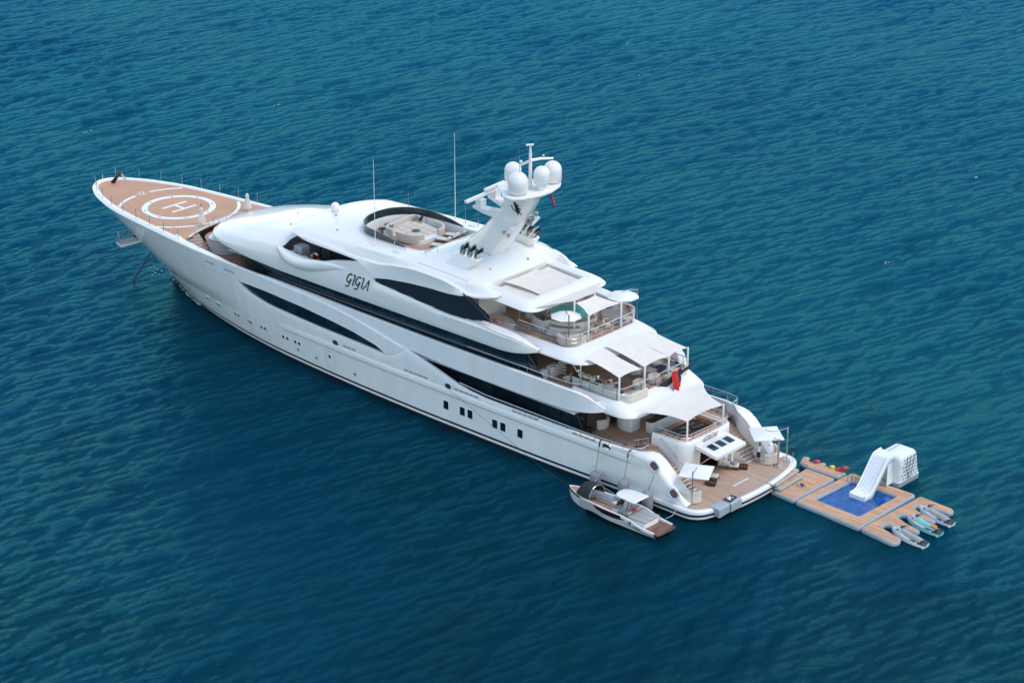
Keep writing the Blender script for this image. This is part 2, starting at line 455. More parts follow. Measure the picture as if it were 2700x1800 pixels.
    def lin2(a, bb, c):
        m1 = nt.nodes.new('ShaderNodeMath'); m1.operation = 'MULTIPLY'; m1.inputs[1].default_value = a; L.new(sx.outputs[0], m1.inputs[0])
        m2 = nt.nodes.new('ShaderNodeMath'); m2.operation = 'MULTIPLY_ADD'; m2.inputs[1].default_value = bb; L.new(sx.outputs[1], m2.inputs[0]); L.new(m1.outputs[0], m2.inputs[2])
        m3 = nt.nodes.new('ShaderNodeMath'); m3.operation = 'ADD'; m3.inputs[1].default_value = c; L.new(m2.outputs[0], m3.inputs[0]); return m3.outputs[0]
    bed = nt.nodes.new('ShaderNodeMath'); bed.operation = 'ADD'; L.new(mid, bed.inputs[0]); L.new(lin2(-0.0020, 0.0016, 0.03), bed.inputs[1])  # darkens toward the camera: weed bed, partly weaker sky reflection painted into the colour
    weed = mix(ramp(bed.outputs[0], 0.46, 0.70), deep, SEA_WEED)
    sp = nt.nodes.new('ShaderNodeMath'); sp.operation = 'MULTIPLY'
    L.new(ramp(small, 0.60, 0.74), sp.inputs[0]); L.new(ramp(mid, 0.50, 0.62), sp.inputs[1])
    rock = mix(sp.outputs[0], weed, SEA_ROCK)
    bp1 = nt.nodes.new('ShaderNodeBump'); bp1.inputs['Strength'].default_value = 1.0; bp1.inputs['Distance'].default_value = 0.125
    L.new(noise(2.9, 8, (1.0, 0.62, 1), 0.10, 0.71), bp1.inputs['Height'])
    bp2 = nt.nodes.new('ShaderNodeBump'); bp2.inputs['Strength'].default_value = 1.0; bp2.inputs['Distance'].default_value = 0.042
    L.new(noise(9.0, 4, (1.0, 0.8, 1), -0.15, 0.6), bp2.inputs['Height'])
    L.new(bp1.outputs[0], bp2.inputs['Normal'])
    nt.nodes.remove(b)
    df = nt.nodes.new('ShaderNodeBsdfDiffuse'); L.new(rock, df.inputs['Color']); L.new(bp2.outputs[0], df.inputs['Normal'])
    gl = nt.nodes.new('ShaderNodeBsdfGlossy'); gl.inputs['Color'].default_value = SEA_SHEEN; gl.inputs['Roughness'].default_value = 0.10; L.new(bp2.outputs[0], gl.inputs['Normal'])
    fr = nt.nodes.new('ShaderNodeFresnel'); fr.inputs['IOR'].default_value = 1.33; L.new(bp2.outputs[0], fr.inputs['Normal'])
    ms = nt.nodes.new('ShaderNodeMixShader'); L.new(fr.outputs[0], ms.inputs[0]); L.new(df.outputs[0], ms.inputs[1]); L.new(gl.outputs[0], ms.inputs[2])
    L.new(ms.outputs[0], nt.nodes['Material Output'].inputs['Surface'])
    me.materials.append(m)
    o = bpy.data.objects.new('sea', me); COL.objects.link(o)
    tag(o, kind='structure')
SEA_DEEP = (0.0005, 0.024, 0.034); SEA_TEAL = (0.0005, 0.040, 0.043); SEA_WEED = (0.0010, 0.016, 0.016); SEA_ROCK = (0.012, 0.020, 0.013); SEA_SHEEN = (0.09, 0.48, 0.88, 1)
WHITECAPS = [(100, -102.1), (23.4, -53.7), (87.9, -90.9), (113.2, -48.2), (121.6, -24.9), (32, -83.4)]
make_sea()

# ------------------------------------------------------------------ the yacht
yacht = thing('motor_yacht', 'large white motor yacht with three stepped decks, raked mast and helipad bow', 'yacht')
Y = yacht
XB = 86.3
def xs(z): return 74.9 + (XB - 74.9) * (max(z, 0) / 8.2) ** 1.05 + min(z, 0) * 1.2
CW = curve([(0, 0), (1.2, 0.42), (2.5, 0.95), (5, 2.0), (8, 2.95), (10, 3.55), (14, 4.5), (18.5, 5.3), (25, 6.1), (37.5, 6.82), (46, 7.0), (55, 7.0), (66, 6.75), (71, 6.6), (74, 6.5)])
CR = curve([(0, 0), (.12, .65), (.35, 1.12), (1.0, 1.9), (2.3, 2.8), (4.3, 3.8), (8.3, 5.07), (12.3, 5.72), (16.3, 6.2), (20, 6.62), (24, 6.95), (30, 7.1), (80, 7.1), (84.5, 7.1)])
def hx(X, z): return X if X <= 56 else 56 + (X - 56) * (xs(z) - 56) / (XB - 56)
def hy(X, z):
    u = xs(z) - hx(X, z); t = min(max(z / 8.2, 0), 1)
    a = CW(u); c = CR(u if X > 56 else XB - X)
    return a + (c - a) * t ** 1.15
zlo = lin([(2.2, 1.0), (2.6, 1.3), (4.0, 2.5), (5.4, 3.72), (6.0, 4.05), (6.6, 4.18), (8.5, 4.15), (11, 4.06), (24, 4.06), (26, 4.22), (27.5, 4.46), (30, 5.1), (33.5, 5.97), (36, 4.65), (39, 4.75),
           (42.1, 4.8), (45.4, 4.85), (48.4, 4.95), (51, 5.05), (52.3, 5.12), (53.5, 5.3), (54.8, 5.58), (55.8, 5.97), (56.68, 6.47), (86.3, 6.5)])
zhi = lin([(11.9, 5.95), (13, 5.85), (13.8, 5.82), (15, 5.74), (20.5, 5.67), (25.9, 5.68), (28.9, 5.73), (33.5, 5.97), (36, 4.65), (37.5, 5.24), (40.4, 5.72), (43.3, 6.0),
           (47.3, 6.28), (52.4, 6.47), (56.68, 6.47), (86.3, 6.5)])
KEYS = [24, 26, 27.5, 30, 33.5, 36, 37.5, 40.4, 43.3, 45.4, 47.3, 48.4, 51, 52.3, 53.5, 54.8, 55.8, 56.68]
def xcols(a, b, step=0.9, extra=()):
    s = set(np.round(np.arange(a, b, step), 3)) | {a, b} | {k for k in KEYS if a < k < b} | set(extra)
    return sorted(s)
bowx = [XB - v for v in (0.0, .05, .12, .25, .45, .8, 1.3, 2.0, 2.8)]
xl = xcols(2.2, XB - 3.3, extra=bowx + [2.6, 5.4, 6.0, 6.6, 7.4, 7.6])
capw = lin([(2.2, 1.45), (6.4, 1.45), (7.2, .6), (8.2, .34), (11, .26), (27.5, .28), (33.5, .36), (90, .36)])
cin = lin([(7.5, 0.97), (7.65, 3.2), (27.5, 3.2), (33.5, 4.2), (36.2, 4.3)])
bev = lin([(2.2, .2), (3.2, 1), (7, 1), (8.5, 0)])
def bz_(X): return .10 + .38 * bev(X)
hull_z = [-1.2, 0.24, 0.46, 0.66, 1.5, 2.4, 2.99, 3.06]
rows = []
for z in hull_z:
    kk = lambda X: (.05 * min(1, max(0, (X - 57) / 9)) if z < 3 else 0)
    rows.append([(hx(X, min(z, zlo(X) - (bz_(X) if X < 8.5 else 0))), max(0, hy(X, min(z, zlo(X) - (bz_(X) if X < 8.5 else 0))) - kk(X)), min(z, zlo(X) - (bz_(X) if X < 8.5 else 0))) for X in xl])
for f in (0.35, 0.7, 1.0):
    r = []
    for X in xl:
        z = min(zlo(X) - bz_(X), 3.1) if zlo(X) - bz_(X) < 3.1 else 3.1 + (zlo(X) - bz_(X) - 3.1) * f
        r.append((hx(X, z), hy(X, z), z))
    rows.append(r)
def lip(X, dy, dz):
    z = zlo(X)
    return (hx(X, z), max(0, hy(X, z) - dy), z + dz)
op = [X for X in xl if X <= 56.7]
mb = MB()
mb.loft(rows, mis=[1, 0, 1] + [0] * 11)
mb.loft([[(hx(X, zlo(X) - bz_(X)), hy(X, zlo(X) - bz_(X)), zlo(X) - bz_(X)) for X in op], [lip(X, .02 + .05 * bev(X), -.055 - .17 * bev(X)) for X in op], [lip(X, .05 + .17 * bev(X), -.02 - .05 * bev(X)) for X in op], [lip(X, .11 + .32 * bev(X), 0.005 + .02 * bev(X)) for X in op], [lip(X, .13 + .55 * bev(X), 0.01 + .03 * bev(X)) for X in op],
         [lip(X, capw(X), 0.0) for X in op], [(X, max(0, hy(X, zlo(X)) - capw(X) - .02), min(cin(X), zlo(X) - .01)) for X in op]], 2)
up = [X for X in xl if X > 56.6]
mb.loft([[(hx(X, zlo(X) - .1), hy(X, zlo(X) - .1), zlo(X) - .1) for X in up], [(hx(X, zlo(X)), hy(X, zlo(X)), zlo(X)) for X in up]])
# end face of each quarter, down at the swim platform
mb.mirror()
hull = mb.build('hull', [hullwhite_lifted, dark, white], Y, smooth=40)

# rub rail along the side
xr = xcols(6.4, 51, 0.8)
def rr(X): return min(1, (X - 6.4) / 1.2, (51.0 - X) / 0.25 + 0.0)
mb = MB()
prof = [(3.72, 0.0), (3.60, .05), (3.28, .14), (3.18, .13), (3.17, -.01)]
mb.loft([[(X, hy(X, z) + dy * max(0.02, rr(X)) + .004, z) for X in xr] for z, dy in prof]); mb.mirror()
mb.build('rub_rail', white, Y)
mb = MB(); mb.loft([[(X, hy(X, z) + d, z) for X in xr[2:-1]] for z, d in ((3.175, .03), (3.16, .06), (3.10, .06), (3.09, .0))]); mb.mirror()
mb.build('rub_strip', black, Y)

# upper band of the hull, bulwark of the upper deck, bow rim
zS = curve([(11.9, 6.15), (12.6, 6.9), (13.2, 7.32), (14.2, 7.58), (16, 7.62), (27, 7.62), (37, 7.68), (48, 7.84), (54, 7.9), (62, 7.98), (86.3, 8.02)])
zcr = lin([(10.9, 5), (33.4, 5.6), (34.6, 6.02), (37.4, 6.52), (40.2, 7.0), (43.1, 7.36), (46.1, 7.54), (50.2, 7.68), (54, 7.88), (60, 8.2), (90, 8.4)])
tipy = curve([(11.9, 1.55), (12.4, .98), (13, .55), (13.8, .2), (15.2, 0), (99, 0)])
xu = xcols(11.9, XB - 3.3, extra=bowx + [12.1, 12.4, 12.6, 13, 13.2, 13.8, 14.4, 34.6, 37.4])
def inset(row, d, z, keepx=False):
    out = []
    for i, p in enumerate(row):
        a, b = row[max(i - 1, 0)], row[min(i + 1, len(row) - 1)]
        e = Vector((b[0] - a[0], b[1] - a[1]))
        if e.length < 1e-9: e = Vector((1, 0))
        e.normalize(); n = Vector((e.y, -e.x))
        if i == len(row) - 1: n = Vector((-1, 0))
        zz = z(p) if callable(z) else z
        out.append((p[0] + n.x * d, max(0.0, p[1] + n.y * d), zz))
    return out
def urow(f):
    r = []
    for X in xu:
        z0, z1 = zhi(X), zS(X); c = min(max(zcr(X), z0 + .001), z1)
        z, dy = f(z0, z1, c)
        r.append((hx(X, z), max(0, hy(X, z) - dy - tipy(X)), z))
    return r
I = 0.15
rows = [urow(lambda a, b, c: (a, 0 if c > a + .05 else I)), urow(lambda a, b, c: (a + (c - a) * .5, 0 if c > a + .05 else I)), urow(lambda a, b, c: (c, 0 if c > a + .05 else I)),
        urow(lambda a, b, c: (min(b, c + .09), I if c < b - .06 else .0)), urow(lambda a, b, c: (b - (b - min(b, c + .09)) * .4, I if c < b - .06 else 0)), urow(lambda a, b, c: (b, I if c < b - .06 else 0))]
top = rows[-1]
bk = lin([(58, 0), (64, 1)])
def cz(lo, hi): return lambda p: p[2] + lo + (hi - lo) * bk(p[0])
rows += [inset(top, .06, cz(.05, .10)), inset(top, .20, cz(.04, .19)), inset(top, .42, cz(-.03, .22)), inset(top, .60, cz(-.10, .21)),
         inset(top, .63, lambda p: p[2] + .10 if p[0] > 64.8 else p[2] - .22), inset(top, .66, lambda p: 8.03 if p[0] > 64.8 else 6.62)]
mb = MB(); mb.loft(rows)
# underside of the band over the side deck
mb.loft([rows[0], [(p[0], max(0, p[1] - .35), p[2] + .02) for p in rows[0]]])
mb.mirror()
mb.build('upper_bulwark', [hullwhite_lifted], Y, smooth=40)
rim_in = inset(top, .64, 8.05)

# helideck
arc = lambda y: 66.85 - 0.047 * y * y
edge = [p for p in rim_in if p[0] > 64.9]
dk = lin(sorted([(p[0], p[1]) for p in rim_in if p[0] > 60]))
ye = 6.05
aft = [(arc(t), t) for t in np.linspace(-ye, ye, 25)]
port = [(p[0], p[1]) for p in edge if p[0] > arc(ye) + .05]
outline = aft + port + [(x, -y) for x, y in port[::-1][1:]]
mb = MB(); mb.prism(outline, 7.85, 8.05); mb.build('helideck', helimat, Y, smooth=0)
def ring(name, r0, r1, z=8.056, skip=None):
    mb = MB(); n = 144
    for i in range(n):
        a0, a1 = 2 * math.pi * i / n, 2 * math.pi * (i + 1) / n
        P = [(73.3 + r * math.cos(a), r * math.sin(a), z) for r, a in ((r0, a0), (r1, a0), (r1, a1), (r0, a1))]
        if any(abs(p[1]) > dk(p[0]) - .05 for p in P) or (skip and skip(P[0])): continue
        mb.add(P, [(0, 1, 2, 3)])
    mb.build(name, paint, Y, smooth=0)
ring('outer_circle', 5.86, 6.2, skip=lambda p: p[0] > 73.3)
ring('outer_circle', 5.86, 6.2, skip=lambda p: p[0] < 73.3 or p[1] < .55)
ring('outer_circle', 5.86, 6.2, skip=lambda p: p[0] < 73.3 or p[1] > -1.05)
ring('landing_circle', 3.12, 3.72)
mb = MB()
for y in (-1.0 + .0, 0): pass
for x in (72.55, 74.15): mb.box((x, -.1, 8.058), (.33, 3.1, .006))
mb.box((73.35, -.1, 8.0585), (1.27, .33, .005))
mb.build('letter_H', paint, Y, smooth=0)
def stroke(mb, pts, w, z=0.0, th=0.004, mi=0):
    """flat pen stroke of changing width in the XY plane"""
    P = [Vector(p[:2]) for p in pts]; n = len(P); A = []; B = []
    for i in range(n):
        d = P[min(i + 1, n - 1)] - P[max(i - 1, 0)]
        if d.length < 1e-9: d = Vector((1, 0))
        d.normalize(); q = Vector((-d.y, d.x)); ww = (w[i] if isinstance(w, (list, tuple)) else w) / 2
        A.append((P[i].x + q.x * ww, P[i].y + q.y * ww, z)); B.append((P[i].x - q.x * ww, P[i].y - q.y * ww, z))
    mb.loft([A, B], mi); return mb
def cs(pts, k=6): return [(p.x, p.y) for p in catmull([(a, b, 0) for a, b in pts], k)]
def digits12():
    mb = MB()
    stroke(mb, [(0.0, .78), (.22, 1.0), (.22, 0)], .13); stroke(mb, cs([(.55, .75), (.68, .97), (.95, .97), (1.05, .72), (.88, .42), (.5, .07)]), .13); stroke(mb, [(.5, .065), (1.1, .065)], .13)
    return mb
mb = digits12().xf(Matrix.Translation((79.05, .35, 8.057)) @ Matrix.Rotation(R(-90), 4, 'Z') @ Matrix.Scale(.8, 4)); mb.build('number_twelve', paint, Y, smooth=0)
mb = MB()
for a in range(8):
    t = a * math.pi / 4 + .3; mb.lathe((73.3 + 3.42 * math.cos(t), 3.42 * math.sin(t), 8.058), [(.0, .03), (.12, .03), (.14, 0)], 10)
mb.build('deck_light', greyup, Y, kind='stuff')

# decks
def deck(name, pts, z, m, th=.05): MB().prism(pts, z - th, z).build(name, m, Y, smooth=0)
deck('main_deck', [(7.55, -6.78), (34, -6.78), (34, 6.78), (7.55, 6.78)], 3.2, teak)
deck('upper_deck', fillet([(11.0, -4.75), (14.5, -4.75), (14.5, -6.35), (60, -6.35), (64.4, -6.0)] + [(arc(t) - .02, t) for t in np.linspace(-5.4, 5.4, 13)] + [(64.4, 6.0), (60, 6.35), (14.5, 6.35), (14.5, 4.75), (11.0, 4.75)], [.8] + [0] * 21 + [.8]), 6.62, teak)
deck('bridge_deck', fillet([(16.7, -4.5), (22.5, -4.5), (22.5, -6.1), (50.3, -6.5), (50.3, 6.5), (22.5, 6.1), (22.5, 4.5), (16.7, 4.5)], [.9, 0, 0, 0, 0, 0, 0, .9]), 9.7, teak)

# overhanging aft ends of the decks
def U(xf, xa, y, r, z, k=7):
    P = [(xf, y, z), (xa + r + (xf - xa - r) * .5, y, z), (xa + r, y, z)]
    for i in range(1, k): a = R(90 + 90 * i / k); P.append((xa + r + r * math.cos(a), y - r + r * math.sin(a), z))
    P += [(xa, y - r, z), (xa - .06, (y - r) * .5, z), (xa - .08, 0, z)]
    return P + [(p[0], -p[1], p[2]) for p in P[::-1][1:]]
def overhang(name, xf, top, low, zt, zl, floor):
    (xa, y, r), (xb, yb, rb) = top, low
    mb = MB()
    mid = ((xa * .55 + xb * .45), y * .5 + yb * .5 + .10, (r + rb) / 2)
    mb.loft([U(xf, xa + .16, y - .12, r, floor - .03), U(xf, xa + .15, y - .11, r, zt - .03), U(xf, xa + .05, y - .02, r, zt), U(xf, xa - .08, y + .08, r, zt - .02),
             U(xf, mid[0], mid[1], mid[2], zt - (zt - zl) * .42), U(xf, xb + .12, yb + .03, rb, zl + .15), U(xf, xb, yb, rb, zl + .02), U(xf, xb + .15, yb - .1, rb, zl - .03), U(xf, xb + 1.2, yb - 1, rb, zl - .03)])
    mb.poly(U(xf, xb + 1.2, yb - 1, rb, zl - .03))
    return mb.build(name, white, Y, smooth=50)
overhang('bridge_overhang', 24.5, (16.6, 4.5, 1.0), (14.3, 5.35, 1.9), 9.95, 9.1, 9.7)
overhang('upper_overhang', 16.0, (10.95, 4.75, .95), (9.2, 5.4, 1.7), 6.92, 5.85, 6.62)
mb = MB(); mb.poly([(14, -6.9, 5.62), (34, -6.9, 5.62), (34, 6.9, 5.62), (14, 6.9, 5.62)]); mb.poly([(22, -6.9, 9.06), (58, -6.6, 9.06), (58, 6.6, 9.06), (22, 6.9, 9.06)])
mb.build('ceiling', offwhite, Y, smooth=0)

# swim platform
def plat(d, z):
    P = [(9.0, 7.06 - d), (4.0, 7.06 - d), (2.6, 7.08 - d), (1.7, 7.0 - d * .95), (1.15, 6.75 - d * .8), (.72, 6.3 - d * .6), (.42, 5.6 - d * .3), (.15, 4.6), (-.1, 3.2), (-.26, 1.6), (-.31, 0)]
    P = [(x + d * min(1, max(0, (2.6 - x) / 2)), y, z) for x, y in P]
    P = [tuple(v) for v in catmull(P, 3)]
    return P + [(p[0], -p[1], p[2]) for p in P[::-1][1:]]
mb = MB()
mb.loft([plat(.5, .93), plat(.46, .97), plat(.2, 1.0), plat(.06, .97), plat(0, .88), plat(0, .66), plat(.02, .46), plat(.05, .24), plat(.5, -.9)], mis=[0, 0, 0, 0, 0, 1, 0, 1])
mb.build('swim_platform', [white, dark], Y, smooth=45)
MB().prism([(p[0], p[1]) for p in plat(.52, 0)], .85, .95).build('platform_deck', teak_plat, Y, smooth=0)
mb = MB()
mb.box((1.84, -.15, .953), (.16, 2.1, .006), 0)
for a, b in (((1.84, .92), (.22, 1.02)), ((1.84, -1.22), (.24, -1.3)), ((.22, 1.02), (.24, -1.3))):
    stroke(mb, [a, b], .03, .9545, mi=1)
mb.build('platform_hatch', [offwhite, greyup], Y, smooth=0)

# stern block with the garage
mb = MB()
blk = [U(8.7, 5.5, 2.85, .7, 3.4), U(8.7, 5.45, 2.88, .7, 4.32), U(8.7, 5.35, 2.95, .75, 4.4), U(8.7, 5.2, 3.05, .8, 4.4), U(8.7, 5.1, 3.12, .85, 4.3), U(8.7, 5.12, 3.2, .85, 3.95), U(8.7, 5.2, 3.35, .85, .9)]
mb.loft(blk)
n = len(blk[0]); ok = []
for f in mb.f:
    c = [mb.v[i] for i in f]
    ok.append(not (max(p[2] for p in c) < 4.0 and max(abs(p[1]) for p in c) < 2.35 and max(p[0] for p in c) < 5.4))
mb.f = [f for f, k in zip(mb.f, ok) if k]; mb.m = [m for m, k in zip(mb.m, ok) if k]
mb.build('stern_block', white, Y, smooth=50)
mb = MB()
for s in (-1, 1): MB().box((5.18, s * 2.12, 2.43), (.1, .5, 3.02)).build('garage_jamb', white, Y)
mb = MB(); mb.add([(5.2, 2.2, .96), (8.6, 2.2, .96), (8.6, -2.2, .96), (5.2, -2.2, .96), (5.2, 2.2, 3.9), (8.6, 2.2, 3.9), (8.6, -2.2, 3.9), (5.2, -2.2, 3.9)], [(0, 1, 2, 3), (0, 1, 5, 4), (1, 2, 6, 5), (2, 3, 7, 6), (4, 5, 6, 7)])
mb.build('garage', interior, Y, smooth=0)
mb = MB(); mb.box((6.4, 1.2, 1.4), (1.8, .7, .9)); mb.box((6.8, -1.4, 1.7), (1.2, .8, 1.4)); mb.box((8.4, 0, 2.2), (.1, 3.8, 2.2))
mb.build('bar_cabinet', wood, Y)
deck('aft_lounge_deck', [(5.45, -2.9), (8.75, -2.9), (8.75, 2.9), (5.45, 2.9)], 3.42, teak)
MB().prism(ellipse(8.75, 2.2, 1.15, 1.6, 24), 3.2, 3.4).build('lounge_step', teak, Y, smooth=0)
# flip-up garage door, three windows
dm = Matrix.Translation((5.08, 0, 3.96)) @ Matrix.Rotation(R(-9), 4, 'Y')
door = bpy.data.objects.new('garage_door', None)
mb = MB(); mb.rprism(rrect(-2.3, -.02, -1.98, 1.98, .06, 2), -.3, .0, .03, bottom=True); mb.xf(dm); door = mb.build('garage_door', white, Y)
for y in (-1.05, 0, 1.05):
    mb = MB(); mb.rprism(rrect(-1.62, -.5, y - .44, y + .44, .12, 3), -.02, .045, .02)
    mb.xf(dm); f = mb.build('window_frame', offwhite, door)
    mb = MB(); mb.prism(rrect(-1.56, -.7, y - .37, y + .37, .05, 3), .04, .05); mb.xf(dm); mb.build('window_pane', glass, door)
mb = MB()
for y in (-1.7, 1.7): MB().tube([(5.0, y * 1.02, 2.0), (3.4, y * 1.02, 3.45)], .05, 6).build('door_strut', steel, Y)
mb = MB(); mb.box((4.55, -2.18, 2.2), (.42, .22, 2.7)); mb.build('door_leg', white, Y)

# name in flowing capitals
def letters(h, mbx=None):
    mb = mbx or MB(); s = h; x = 0.0; sh = .22
    def put(pts, w):
        stroke(mb, [((p[0] + sh * p[1]) * s + x, p[1] * s) for p in pts], [v * s for v in w] if isinstance(w, list) else w * s)
    def G():
        P = cs([(.62, .86), (.50, .98), (.28, .92), (.10, .62), (.12, .30), (.30, .16), (.52, .30), (.60, .48)])
        put(P, .13); Q = cs([(.60, .48), (.56, .12), (.46, -.18), (.22, -.27), (.08, -.20)]); put(Q, .11); put([(.42, .49), (.72, .49)], .07)
    def J():
        P = cs([(.0, .93), (.14, .98), (.2, .9), (.18, .5), (.16, .15), (.22, .03), (.32, .06)]); put(P, .13)
    def A():
        put([(.0, .0), (.20, .42), (.44, .98)], .09); put([(.42, .98), (.52, .42), (.56, .02)], .15); put([(.14, .33), (.54, .33)], .09); put([(-.06, .02), (.1, .02)], .06); put([(.46, .02), (.68, .02)], .06)
    for g, adv in ((G, .80), (J, .36), (G, .80), (J, .42), (A, .8)):
        g(); x += adv * s
    return mb, x
def name_on(h, M, name='name_lettering', m=black):
    mb, wd = letters(h); mb.xf(M); return mb.build(name, m, Y, smooth=0), wd
# on the stern block, under the rail
t = Matrix((( 0, -.25, -1, 5.085), (-1, 0, 0, 1.12), (0, .97, -.25, 3.93), (0, 0, 0, 1)))
name_on(.60, Matrix.Translation((-.10, 0, -.02)) @ t)
# on the side of the bridge deck
for s in (1,):
    c0, sx_ = (41.35, -1) if s > 0 else (38.3, 1)
    M = Matrix(((sx_, 0, 0, c0), (0, -.18 * s, s, s * 7.0), (0, .985, .18, 10.18), (0, 0, 0, 1)))
    name_on(.98, M)

# stairs from the main deck to the swim platform
st = MB().box((0, 0, 0), (.42, 2.0, .06)).build('stair_step', stairteak, Y)
st.location = (7.4, 4.42, 3.05)
N = 12
allst = []
for s in (1, -1):
    for k in range(N):
        o = st if (s == 1 and k == 0) else instance(st, Y, (0, 0, 0))
        o.location = (7.35 - .31 * k, s * (4.40 + .0 * k), 3.03 - .175 * k)
mb = MB()
for k in range(N):
    x, z = 7.35 - .31 * k, 3.03 - .175 * k
    mb.box((x + .05, 4.42, z - .11 - .0), (.30, 2.02, .17))
mb.mirror(); mb.build('stair_riser', offwhite, Y, smooth=0, kind='stuff')
mb = MB(); mb.loft([[(7.6, y, 3.1), (3.55, y, .9)] for y in (3.36, 5.5)]); mb.poly([(7.6, 3.37, 3.1), (7.6, 3.37, .9), (3.55, 3.37, .9)])
for s in (1, -1):
    if s < 0: mb.v = [(a, -b, c) for a, b, c in mb.v]
    mb.build('stair_base', white, Y, smooth=0)

# ------------------------------------------------------------------ superstructure
# brow over the foredeck
yB = curve([(50.3, 6.98), (54, 6.9), (57.3, 6.55), (59.3, 6.2), (60.2, 5.92), (61.4, 5.4), (62.1, 4.9), (62.9, 3.95), (63.35, 2.9), (63.58, 1.7), (63.68, 0.0)])
zLb = lin([(50.3, 9.1), (58, 9.28), (63.68, 9.36)])
zSb = curve([(50.3, 11.25), (53, 11.05), (55, 10.78), (58, 10.35), (61, 9.86), (63, 9.56), (63.68, 9.48)])
zCb = curve([(50.3, 12.15), (53, 11.68), (55, 11.32), (58, 10.86), (61, 10.2), (63, 9.7), (63.68, 9.5)])
xb_ = sorted({50.3 + 13.38 * math.sin(t) for t in np.linspace(0, math.pi / 2, 44)})
def brow_rows():
    r0 = [(x, yB(x), zLb(x)) for x in xb_]
    rs = [[(x, max(0, yB(x) - .30), zLb(x) - .02) for x in xb_], [(x, max(0, yB(x) - .03), zLb(x) - .03) for x in xb_], r0, [(x, yB(x) * 1.003, zLb(x) + .1) for x in xb_]]
    sh = [(x, yB(x) * .935, zSb(x)) for x in xb_]
    for f in (.35, .7): rs.append([(x, yB(x) * (1 - .055 * f ** 2), zLb(x) + .1 + (zSb(x) - .12 - zLb(x) - .1) * f) for x in xb_])
    rs.append([(x, yB(x) * .942, zSb(x) - .12) for x in xb_])
    rs.append([(x, yB(x) * .915, zSb(x) + .02) for x in xb_])
    rs.append([(x, yB(x) * .87, zSb(x) + .10) for x in xb_])
    for v in (.78, .64, .61, .45, .3, .15, 0):
        rs.append([(x, yB(x) * v, zSb(x) + .10 + (zCb(x) - zSb(x) - .05) * (1 - v * v) * .98 + (-.0 if v > .62 else .035)) for x in xb_])
    return rs
mb = MB(); mb.loft(brow_rows()); mb.mirror(); mb.build('brow', white, Y, smooth=40)

# side of the bridge deck below the openings
zb0 = lin([(19.3, 9.25), (20.2, 9.15), (21.2, 9.11), (23, 9.1), (50.3, 9.1)])
zb1 = lin([(19.3, 9.45), (19.8, 9.85), (20.3, 10.15), (21.2, 10.44), (22.3, 10.55), (23.4, 10.6), (24.2, 10.68), (25.2, 10.80), (26.3, 10.70), (28.3, 10.59), (31.9, 10.77), (35.5, 10.99), (37.74, 11.13), (38.03, 11.41), (39.2, 12.0),
           (40.1, 12.45), (41, 12.2), (43.3, 11.7), (44.6, 11.3), (46, 11.1), (47.7, 11.0), (50, 11.18), (50.3, 11.25)])
yW = lin([(9.1, 7.0), (10.46, 6.96), (11, 6.76), (12.5, 6.5), (13.4, 6.3)])
tipb = curve([(19.3, 1.45), (19.8, .95), (20.5, .5), (21.3, .18), (22.5, 0), (99, 0)])
xb2 = sorted(set(np.round(np.arange(19.3, 50.3, .8), 3)) | {19.5, 19.8, 20.3, 20.6, 21.2, 22.3, 23.4, 24.2, 25.2, 26.3, 28.3, 31.9, 35.5, 37.74, 38.03, 39.2, 40.1, 41, 43.3, 44.6, 46, 47.7, 50, 50.3})
zk = lambda x: (lambda a, b: a + (b - a) * .8 if x > 38 else min(10.42, a + .86 * (b - a)))(zb0(x), zb1(x))
kn = lin([(19.3, .0), (21, .06), (28, .06), (32, .0), (51, 0)])     # knuckle fades out going forward
def br(f, dy=0, dz=0):
    r = []
    for x in xb2:
        a, b = zb0(x), zb1(x); z = a + (b - a) * f
        r.append((x, yW(z) - tipb(x) - dy, z + dz))
    return r
rows = [[(x, yW(9.1) - tipb(x) - .35, zb0(x) - .02) for x in xb2], br(0, .03, -.03), br(0.02), br(.3), br(.55), [(x, yW(zk(x)) - tipb(x) + kn(x) * .6, zk(x)) for x in xb2],
        [(x, yW(zk(x) * .4 + zb1(x) * .6) - tipb(x) - kn(x) * 1.5, zk(x) * .4 + zb1(x) * .6) for x in xb2], br(1.0)]
capi = lin([(19.3, .3), (20.3, .6), (21.5, 1.0), (23, 1.15), (25, .7), (26.5, .3), (60, .3)])
rows += [[(x, yW(zb1(x)) - tipb(x) - capi(x) * .5, zb1(x) + .01) for x in xb2], [(x, yW(zb1(x)) - tipb(x) - capi(x), zb1(x) - .02) for x in xb2], [(x, yW(zb1(x)) - tipb(x) - capi(x) - .04, 9.68) for x in xb2]]
mb = MB(); mb.loft(rows); mb.mirror(); mb.build('bridge_side', white, Y, smooth=40)

# roof with the well of the sun deck
yR = curve([(24.3, 5.15), (24.8, 5.45), (25.4, 5.78), (26.2, 6.12), (26.8, 6.33), (28, 6.5), (30, 6.58), (40, 6.55), (46, 6.5), (48.5, 6.3), (49.5, 5.95), (50.1, 5.4), (50.6, 4.55), (51.0, 3.4), (51.2, 2.1), (51.3, 0)])
zR0 = lin([(24.3, 12.74), (25.0, 12.56), (25.4, 12.5), (26.2, 12.46), (26.8, 12.58), (27.6, 12.42), (29, 12.28), (31.1, 12.22), (33.6, 12.04), (36.2, 11.76), (38.03, 11.41), (39.2, 12.0), (40.1, 12.45), (42.5, 12.54), (44.8, 12.57), (47.1, 12.6), (48.5, 12.78), (49.7, 12.9), (51.3, 12.92)])
zA = curve([(24.3, 12.80), (25.0, 12.86), (26.0, 12.74), (26.9, 12.78), (28.4, 13.12), (29.8, 13.36), (32.6, 13.42), (35.5, 13.15), (38, 12.75), (40, 12.72), (44, 12.85), (48, 12.95), (51.3, 12.95)])
